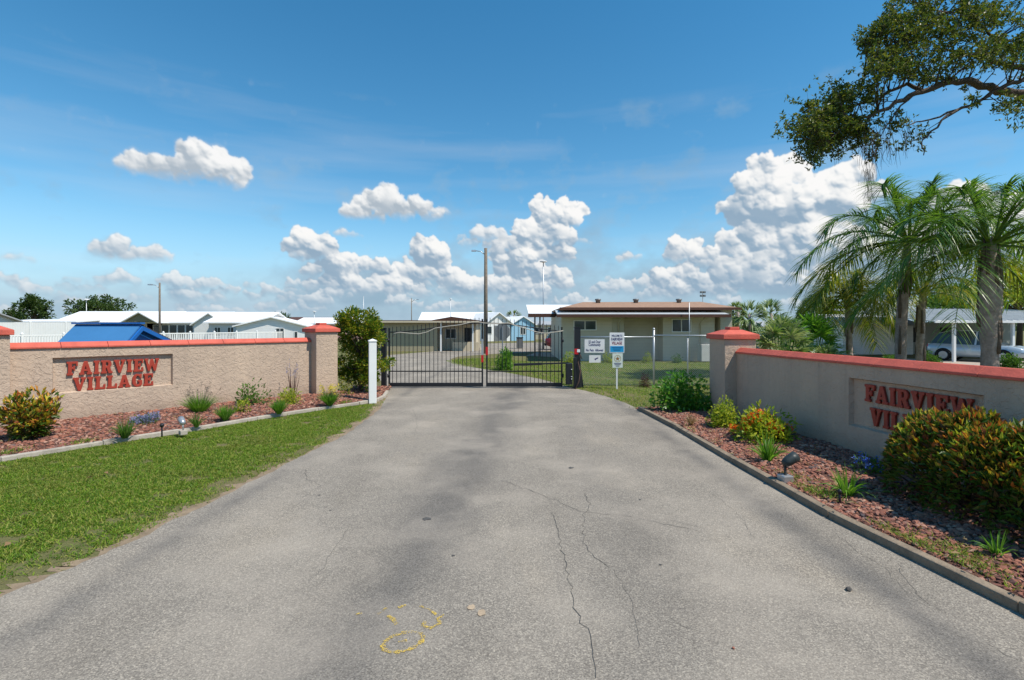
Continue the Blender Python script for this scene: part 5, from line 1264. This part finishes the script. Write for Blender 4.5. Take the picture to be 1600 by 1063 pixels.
# carport on its far side
t_ = thing('white_carport', 'white roofed carport on dark posts left of the olive house', 'carport', (X0 - .1, 37, 0))
MB().prism([(-1.8, 2.85), (4.2, 3.75), (4.2, 3.83), (-1.8, 2.95)], -1.75, 3.4, 'x').build('roof', m_wroof, t_)
MB().box(-1.78, 3.4, -1.86, -1.802, 2.72, 2.97).build('fascia', m_btrim, t_)
for x in (-1.3, -.95): MB().box(x - .05, x + .05, -1.6, -1.5, 0, 2.84).build('post', mat('post_brown', (.09, .07, .06), .6), t_)
loc, _ = at_px(1104, 566, 0)
t_ = thing('air_conditioner', 'white air conditioner unit against the olive house wall', 'air conditioner', (PX(1104, 29.6), 29.6, 0))
MB().box(-.30, .30, 0, .7, .05, 1.05).build('casing', mat('beige_casing', (.60, .59, .54), .5, var=.1), t_, bevel=.03); MB().lathe([(.28, 0), (.28, .02), (.05, .03)], 16, (0, .35, 1.1)).build('fan_grille', m_gray, t_, fix=False)
shrub('foundation_shrub', 'yellow green shrub by the house wall behind the notice sign', 948, 0, 17, 22, m_lyg, 500, .11, .05, 10, Y=29.3)
shrub('foundation_shrub', 'pale leafy shrub at the recessed olive wall', 1010, 0, 20, 18, m_lyg, 420, .11, .05, 10, Y=29.3)
shrub('foundation_shrub', 'small shrub below the right window of the olive house', 1057, 0, 20, 16, m_lgreen, 420, .11, .05, 10, Y=29.3)
shrub('foundation_shrub', 'loose yellow green shrub at the left corner of the olive house', 888, 0, 26, 20, m_lyg, 420, .11, .05, 10, Y=29.3)
# tan house left of centre
YT = 43.0
t_ = thing('tan_house', 'tan sided house with flat brown roof seen through the left gate leaf', 'house', (PX(597, YT), YT, 0))
wT = PX(683, YT) - PX(597, YT); wT2 = PX(741, YT) - PX(597, YT)
MB().box(0, wT, 0, 8, 0, 2.45).build('wall', s_tan, t_)
MB().box(wT + .003, wT2, 2.0, 8, 0, 2.45).build('porch_wall', m_cream, t_)
MB().box(-.5, wT2 + .4, -.55, 8.5, 2.46, 2.60).build('roof', m_btrim, t_)
MB().box(-.52, wT2 + .42, -.60, -.552, 2.40, 2.54).build('fascia', m_cream, t_)
MB().prism([(wT - .4, 2.602), (wT2 + .4, 2.602), ((wT + wT2) / 2 - .3, 2.90)], -.5, 8, 'y').build('porch_gable', m_btrim, t_)
MB().box(wT2 - 1.0, wT2 - .2, 1.96, 1.995, .1, 1.95).build('door', m_dark, t_); window(t_, wT + .9, 2.0, 1.0, 1.0, .9, 1)
for x in (wT + .35, wT2 - .1): MB().box(x - .06, x + .06, -.3, -.18, 0, 2.45).build('post', m_white, t_)
MB().box(wT2 - 1.9, wT2 + .3, .6, 1.0, 0, .75).build('planter_wall', m_cream, t_)
house('white_house', 'white house with a steep front gable left of the light blue house', 'house', (PX(779, 72), 72, 0), R(28), 3.8, 11, 2.6, s_white, m_wroof, 1.35, .35, 'y', doors=[(.3, 2.0, 2.2, m_gray)], wins=[(-1.4, 1.0, .7, 1.1, 0)])
house('white_long_house', 'long white roof running behind the tan house', 'house', (PX(712, 76), 76, 0), 0, 10.5, 7, 2.7, s_gray, m_wroof, 1.45, .4, 'x')
house('blue_house', 'small light blue gabled house right of the white gable', 'house', (PX(817, 74), 74, 0), R(24), 3.6, 8, 2.4, s_bluel, m_wroof, 1.05, .3, 'y', wins=[(0, .9, .9, 1.1, 1)])
house('beige_house', 'low beige house beyond the light blue house', 'house', (PX(850, 82), 82, 0), 0, 5.5, 7, 2.3, m_cream, m_groof, .5, .4, 'x', wins=[(-.8, .9, 1.2, 1, 1), (1.2, .9, 1.2, 1, 1)])
t_ = thing('trash_bin', 'dark grey wheeled bin standing at the kerb beyond the gate', 'bin', (PX(812, 48), 48, 0)); MB().prism([(-.28, .06), (.28, .06), (.33, 1.0), (-.33, 1.0)], -.3, .3, 'x').build('body', m_gray, t_, bevel=.03); MB().box(-.33, .33, -.36, .36, 1.0, 1.08).build('lid', m_black, t_, bevel=.03)
# white roofed houses on the left
house('gray_house', 'grey gabled house cut by the left edge of the picture', 'house', (PX(-178, 50), 50, 0), R(0), 9.5, 8, 2.75, s_gray, m_groof, 1.3, .5, 'x')
h1 = house('long_white_roof_house', 'long white roofed house with olive front gable behind the blue shed', 'house', (PX(172, 66), 66, 0), 0, 13.5, 8, 2.65, s_gray, m_wroof, 1.35, .5, 'x')
MB().prism([(3.6, 2.66), (7.3, 2.66), (5.45, 3.75)], -2.2, -.1, 'y').build('front_gable', mat('olive_gable', (.22, .20, .12), .7), h1)
MB().prism([(3.1, 2.60), (5.45, 3.90), (7.8, 2.60), (7.8, 2.48), (5.45, 3.76), (3.1, 2.48)], -2.5, 0, 'y').build('gable_roof', m_white, h1)
house('patio_cover', 'low flat white patio cover behind the privacy fence', 'patio cover', (PX(62, 60), 60, 2.3), 0, 8.5, 3.5, .25, s_gray, m_wroof, .25, .3, 's')
h2 = house('screened_porch_house', 'white roofed house with a row of dark porch screens', 'house', (PX(283, 66), 66, 0), 0, 8.8, 8, 2.6, s_gray, m_wroof, 1.35, .4, 'x', wins=[(-3.1 + 1.05 * k, .55, 1.0, 1.75, 0) for k in range(6)])
house('white_gable_house', 'little white gable with a lattice porch beside the orange shrub', 'house', (PX(327, 62), 62, 0), R(8), 3.4, 6, 2.4, s_white, m_wroof, 1.2, .35, 'y', wins=[(.4, .8, .8, 1.0, 1)])
h3 = house('pale_gray_house', 'pale grey walled house with three awning windows and white roof', 'house', (PX(366, 60), 60, 0), R(3), 5.8, 9, 2.55, s_gray, m_wroof, 1.2, .45, 'x', wins=[(-1.9, .9, .75, 1.1, 1), (-.4, .9, .75, 1.1, 1), (1.3, .9, .95, 1.1, 2)])
house('white_wing_house', 'white house with low gable and two dark windows left of the pillar', 'house', (PX(424, 58), 58, 0), R(14), 7.2, 9, 2.1, s_white, m_wroof, .95, .35, 'y', wins=[(.9, .6, .9, 1.3, 1), (2.6, .7, .4, .8, 0)])
house('brown_roof_house', 'low distant house with a brown roof above the white wing', 'house', (PX(490, 120), 120, 0), 0, 16, 9, 3.2, s_gray, m_btrim, 1.0, .4, 'x')
house('pink_house', 'pink walled house with white roof behind the left pillar', 'house', (PX(512, 80), 80, 0), 0, 10, 8, 2.5, s_pink, m_wroof, .9, .4, 'x')
shrub('orange_shrub', 'round orange brown shrub by the little white gable', 310, 0, 10, 13, leafmat('leaf_orange', [(.26, .10, .03), (.34, .16, .05)], .3), 260, .22, .12, 8, Y=58)
shrub('green_shrub', 'round bright green shrub before the long white roof, left of the blue shed', 122, 0, 44, 40, m_lbright, 1500, .22, .11, 18, Y=47, cat='bush', sr=.02)
# privacy fence and picket fence
def run(p, q, step):
    p, q = Vector(p), Vector(q); n = round((q - p).length / step); return [p.lerp(q, k / n) for k in range(n + 1)]
pts = run((0, 0, 0), (9.9, 0, 0), 2.3)
t_ = thing('privacy_fence', 'solid white privacy fence at the far left', 'fence', (PX(-75, 44), 44, 0), math.atan2(6.0, 8.0)); zt = 2.5
for a, b_ in zip(pts[:-1], pts[1:]): MB().box(a.x - pts[0].x + .07, b_.x - pts[0].x - .07, -.02, .02, .05, zt - .05).build('fence_panel', sidingmat('vinyl_boards', (.76, .76, .74), .17, True), t_)
for a in pts: MB().box(a.x - pts[0].x - .065, a.x - pts[0].x + .065, -.065, .065, 0, zt + .05).build('fence_post', m_white, t_)
A_, B_ = Vector((PX(-40, 34), 34, 0)), Vector((PX(482, 62), 62, 0)); rz = math.atan2((B_ - A_).y, (B_ - A_).x); Ln = (B_ - A_).length
t_ = thing('picket_fence', 'long white vinyl picket fence behind the left entrance wall', 'fence', A_, rz); n = round(Ln / 2.5); zf = 1.55
for k in range(n):
    x0, x1 = Ln * k / n + .07, Ln * (k + 1) / n - .07; mb = MB().box(x0, x1, -.03, .03, zf - .16, zf - .06).box(x0, x1, -.03, .03, .12, .22)
    for j in range(14): x = x0 + (x1 - x0) * (j + .5) / 14; mb.box(x - .04, x + .04, -.012, .012, .222, zf - .162)
    mb.build('picket_panel', m_white, t_)
for k in range(n + 1): x = Ln * k / n; MB().box(x - .065, x + .065, -.065, .065, 0, zf).add([(x-.08,-.08,zf),(x+.08,-.08,zf),(x+.08,.08,zf),(x-.08,.08,zf),(x,0,zf+.13)], [(0,1,4),(1,2,4),(2,3,4),(3,0,4),(3,2,1,0)]).build('fence_post', m_white, t_)
# blue shed behind the left wall
t_ = thing('blue_shed', 'small bright blue shed with sloping roof right behind the left wall', 'shed', (-10.5, 14.5, 0))
zr = 2.16; ys = (-.85, 2.05); zs = (1.45, 1.42)
MB().prism([(ys[0] + .2, 0), (ys[1] - .2, 0), (ys[1] - .2, zs[1] + .0), (0, zr - .10), (ys[0] + .2, zs[0] + .05)], -1.75, -.12, 'x').build('wall', m_blue, t_)
MB().prism([(ys[0], zs[0]), (0, zr), (0, zr - .05), (ys[0], zs[0] - .05)], -1.85, 0.0, 'x').build('roof', m_bluer, t_)
MB().prism([(0.002, zr), (ys[1], zs[1]), (ys[1], zs[1] - .05), (0.002, zr - .05)], -1.85, 0.0, 'x').build('shingle_slope', mat('dark_shingle', (.06, .06, .065), .9, var=.3, vscale=8), t_)
MB().prism([(ys[1], zs[1] - .06), (0, zr - .06), (ys[0], zs[0] - .06), (ys[0], zs[0] - .16), (0, zr - .18), (ys[1], zs[1] - .16)], .003, .06, 'x').build('barge_board', m_blue, t_)
MB().box(-1.9, .05, -.10, .08, zr + .003, zr + .05).build('ridge_cap', m_blue, t_)
# right side: carport, white shed, car
YC = 30.5
t_ = thing('ribbed_carport', 'white carport with ribbed metal roof sheltering the parked car', 'carport', (PX(1452, YC), YC, 0)); zE = PZ(503.5, YC)
mb = MB().prism([(-.6, zE), (9, zE + 1.0), (9, zE + 1.06), (-.6, zE + .08)], -.2, 13, 'x')
for k in range(33): mb.prism([(-.58, zE + .082), (8.98, zE + 1.062), (8.98, zE + 1.11), (-.58, zE + .13)], .0 + .4 * k, .06 + .4 * k, 'x')
mb.build('roof', mat('weathered_white_roof', (.60, .60, .58), .6, var=.25, vscale=1.5), t_); MB().box(-.2, 13, -.68, -.602, zE - .05, zE + .07).build('fascia', m_white, t_)
for px in (1491, 1583, 1680): x = PX(px, YC - .4) - PX(1452, YC); MB().box(x - .07, x + .07, -.45, -.31, 0, zE).build('post', m_white, t_)
MB().box(.2, 13, 8.2, 8.4, 0, 2.4).build('back_wall', mat('shed_gray', (.34, .36, .35), .8), t_)
for x in (1.5, 4.5, 7.5): MB().box(x, x + 1.2, 8.1, 8.19, .9, 2.0).build('window', m_dark, t_)
house('garden_shed', 'low white shed with grey roof between the palm trunks', 'shed', (PX(1372, 38), 38, 0), 0, 5.2, 5, 2.2, s_white, m_groof, .7, .4, 'x', doors=[(.2, 3.0, 1.9, m_wpaint)])
house('white_bungalow', 'white bungalow with ribbed roof beyond the sabal palms', 'house', (PX(1195, 95), 95, 0), 0, 13, 8, 2.0, s_white, m_groof, .9, .4, 'x', wins=[(-3, .8, 1.4, .9, 1), (1, .8, 1.4, .9, 1)])
shrub('clipped_hedge', 'dark clipped hedge in front of the white shed', 1395, 0, 34, 22, m_lgreen, 1500, .10, .05, 16, Y=28, cat='hedge')
shrub('clipped_hedge', 'dark clipped hedge between the ringed palm and the car', 1452, 0, 34, 24, m_lgreen, 1500, .10, .05, 16, Y=28, cat='hedge', ns=8)
shrub('leafy_hedge', 'low bright leafy hedge just above the right wall coping', 1370, 0, 66, 18, m_lbright, 1800, .10, .05, 18, Y=20, cat='hedge')
shrub('leafy_bush', 'dark green bush beside the swollen palm trunk, hiding the car front', 1580, 0, 34, 34, m_lgreen, 1500, .12, .06, 16, Y=24, cat='bush')
shrub('low_plant', 'small yellow green plants at the lawn edge before the white car', 1480, 0, 36, 8, m_lyg, 500, .10, .05, 10, Y=25, cat='plant', ns=0)

def car(label, loc, rz, paint, name='parked_car', H2=1.66):
    t_ = thing(name, label, 'car', loc, rz); k = H2 / 1.66
    st = [(-2.28, .55, .95, .74), (-2.22, .42, 1.02, .84), (-1.9, .30, 1.06, .91), (-1.0, .28, 1.04, .93), (0, .28, 1.02, .93), (1.0, .28, 1.0, .93), (1.6, .30, .97, .91), (2.1, .34, .86, .84), (2.3, .45, .72, .70)]
    vs = []; 
    for x, z0, z1, hw in st: vs += [(x, -hw*.93, z0), (x, -hw, z0 + .18), (x, -hw, (z0+z1)/2), (x, -hw*.96, z1 - .03), (x, -hw*.86, z1), (x, hw*.86, z1), (x, hw*.96, z1 - .03), (x, hw, (z0+z1)/2), (x, hw, z0 + .18), (x, hw*.93, z0)]
    n = 10; fs = [(i*n+j, i*n+(j+1) % n, (i+1)*n+(j+1) % n, (i+1)*n+j) for i in range(len(st)-1) for j in range(n)] + [tuple(range(n)), tuple(range(len(st)*n-1, len(st)*n-n-1, -1))]
    b_ = MB().add(vs, fs, 0, True).build('body', paint, t_)
    gs = [(-2.12, 1.03, 1.04, .80, .80), (-1.72, 1.03, 1.50, .84, .66), (-1.2, 1.03, 1.64, .86, .68), (-.2, 1.02, 1.66, .86, .68), (.45, 1.0, 1.60, .86, .68), (1.15, .98, 1.02, .84, .80)]
    vs = []
    for x, z0, z1, a, c_ in gs: vs += [(x, -a, z0 - .03), (x, -c_, z1 * k if z1 > 1.1 else z1), (x, c_, z1 * k if z1 > 1.1 else z1), (x, a, z0 - .03)]
    gl = MB(); rf = MB(); m_ = len(gs)
    for i in range(m_ - 1):
        q = i * 4; gl.add([vs[q], vs[q+1], vs[q+5], vs[q+4]], [(0,1,2,3)], 0, True); gl.add([vs[q+3], vs[q+2], vs[q+6], vs[q+7]], [(3,2,1,0)], 0, True)
        if i in (0, 4): gl.add([vs[q+1], vs[q+2], vs[q+6], vs[q+5]], [(0,1,2,3)], 0, True)
        else: rf.prism([(-.70, 0), (.70, 0)], 0, 0) if False else rf.add([vs[q+1], vs[q+2], vs[q+6], vs[q+5]] + [(v[0], v[1], v[2] + .02) for v in (vs[q+1], vs[q+2], vs[q+6], vs[q+5])], [(3,2,1,0),(4,5,6,7),(0,1,5,4),(2,3,7,6),(1,2,6,5),(3,0,4,7)])
    gl.build('windows', m_glass, t_); rf.build('roof', paint, t_)
    pl = MB()
    for x in (-.95, .15):
        for s_ in (-1, 1): pl.bar((x, s_ * .875, 1.0), (x + .03, s_ * .695, 1.60 * k), .09, .02)
    pl.build('pillars', paint, t_)
    for s_ in (-1, 1):
        MB().box(-2.275, -1.95, s_*.60 - .22, s_*.60 + .22, .82, .97).build('tail_lamp', m_red, t_, bevel=.03)
        MB().box(2.12, 2.285, s_*.56 - .14, s_*.56 + .14, .64, .76).build('headlamp', m_wpaint, t_, bevel=.03)
        for x in (-1.38, 1.38):
            ra = [(q_, a) for q_ in (.365, .435) for a in np.linspace(-.12, math.pi + .12, 13)]
            MB().add([(x + q_*math.cos(a), s_*(.918 + d), .34 + q_*math.sin(a)) for d in (0, .022) for q_, a in ra], [f for j in range(12) for f in ((j, j+1, 14+j, 13+j), (26+j, 39+j, 40+j, 27+j), (13+j, 14+j, 40+j, 39+j), (j, 26+j, 27+j, j+1))]).build('wheel_arch', m_rubber, t_)
            wh = bpy.data.objects.new('wheel', None); C.objects.link(wh); wh.parent = t_; wh.location = (x, s_ * .86, .35); wh.rotation_euler = (R(90), 0, 0)
            MB().lathe([(.22, -.10), (.33, -.10), (.355, -.06), (.355, .06), (.33, .10), (.22, .10)], 20).build('tyre', m_rubber, wh, fix=False)
            rim = MB().lathe([(.0, -.02), (.21, -.02), (.21, .02), (0, .02)], 16)
            for j in range(5):
                a = j * 1.2566; rim.bar((0, 0, -s_*.095), (.23*math.cos(a), .23*math.sin(a), -s_*.095), .07, .03)
            rim.lathe([(.205, -.102), (.235, -.102), (.235, .102), (.205, .102)], 16); rim.build('rim', m_silver, wh, fix=False)
    MB().box(-2.30, -2.2, -.75, .75, .36, .58).build('bumper', m_rubber, t_, bevel=.03)
    return t_
a, b_ = Vector((*gp(1483, 564), 0)), Vector((*gp(1576, 568.5), 0)); rz = math.atan2((b_ - a).y, (b_ - a).x); c_ = (a + b_) / 2
car('pale blue white crossover parked under the ribbed carport', c_ + Vector((.65, .65, .006)), rz, mat('pearl_blue_paint', (.40, .49, .56), .25, .25, coat=.8), H2=1.82)
car('dark red sport utility vehicle half hidden behind the olive house', (PX(851, 46) + 2.3, 46, .006), R(0), mat('maroon_paint', (.16, .015, .02), .3, .1, coat=.8), 'parked_truck', 1.85)
bpy.context.view_layer.update()
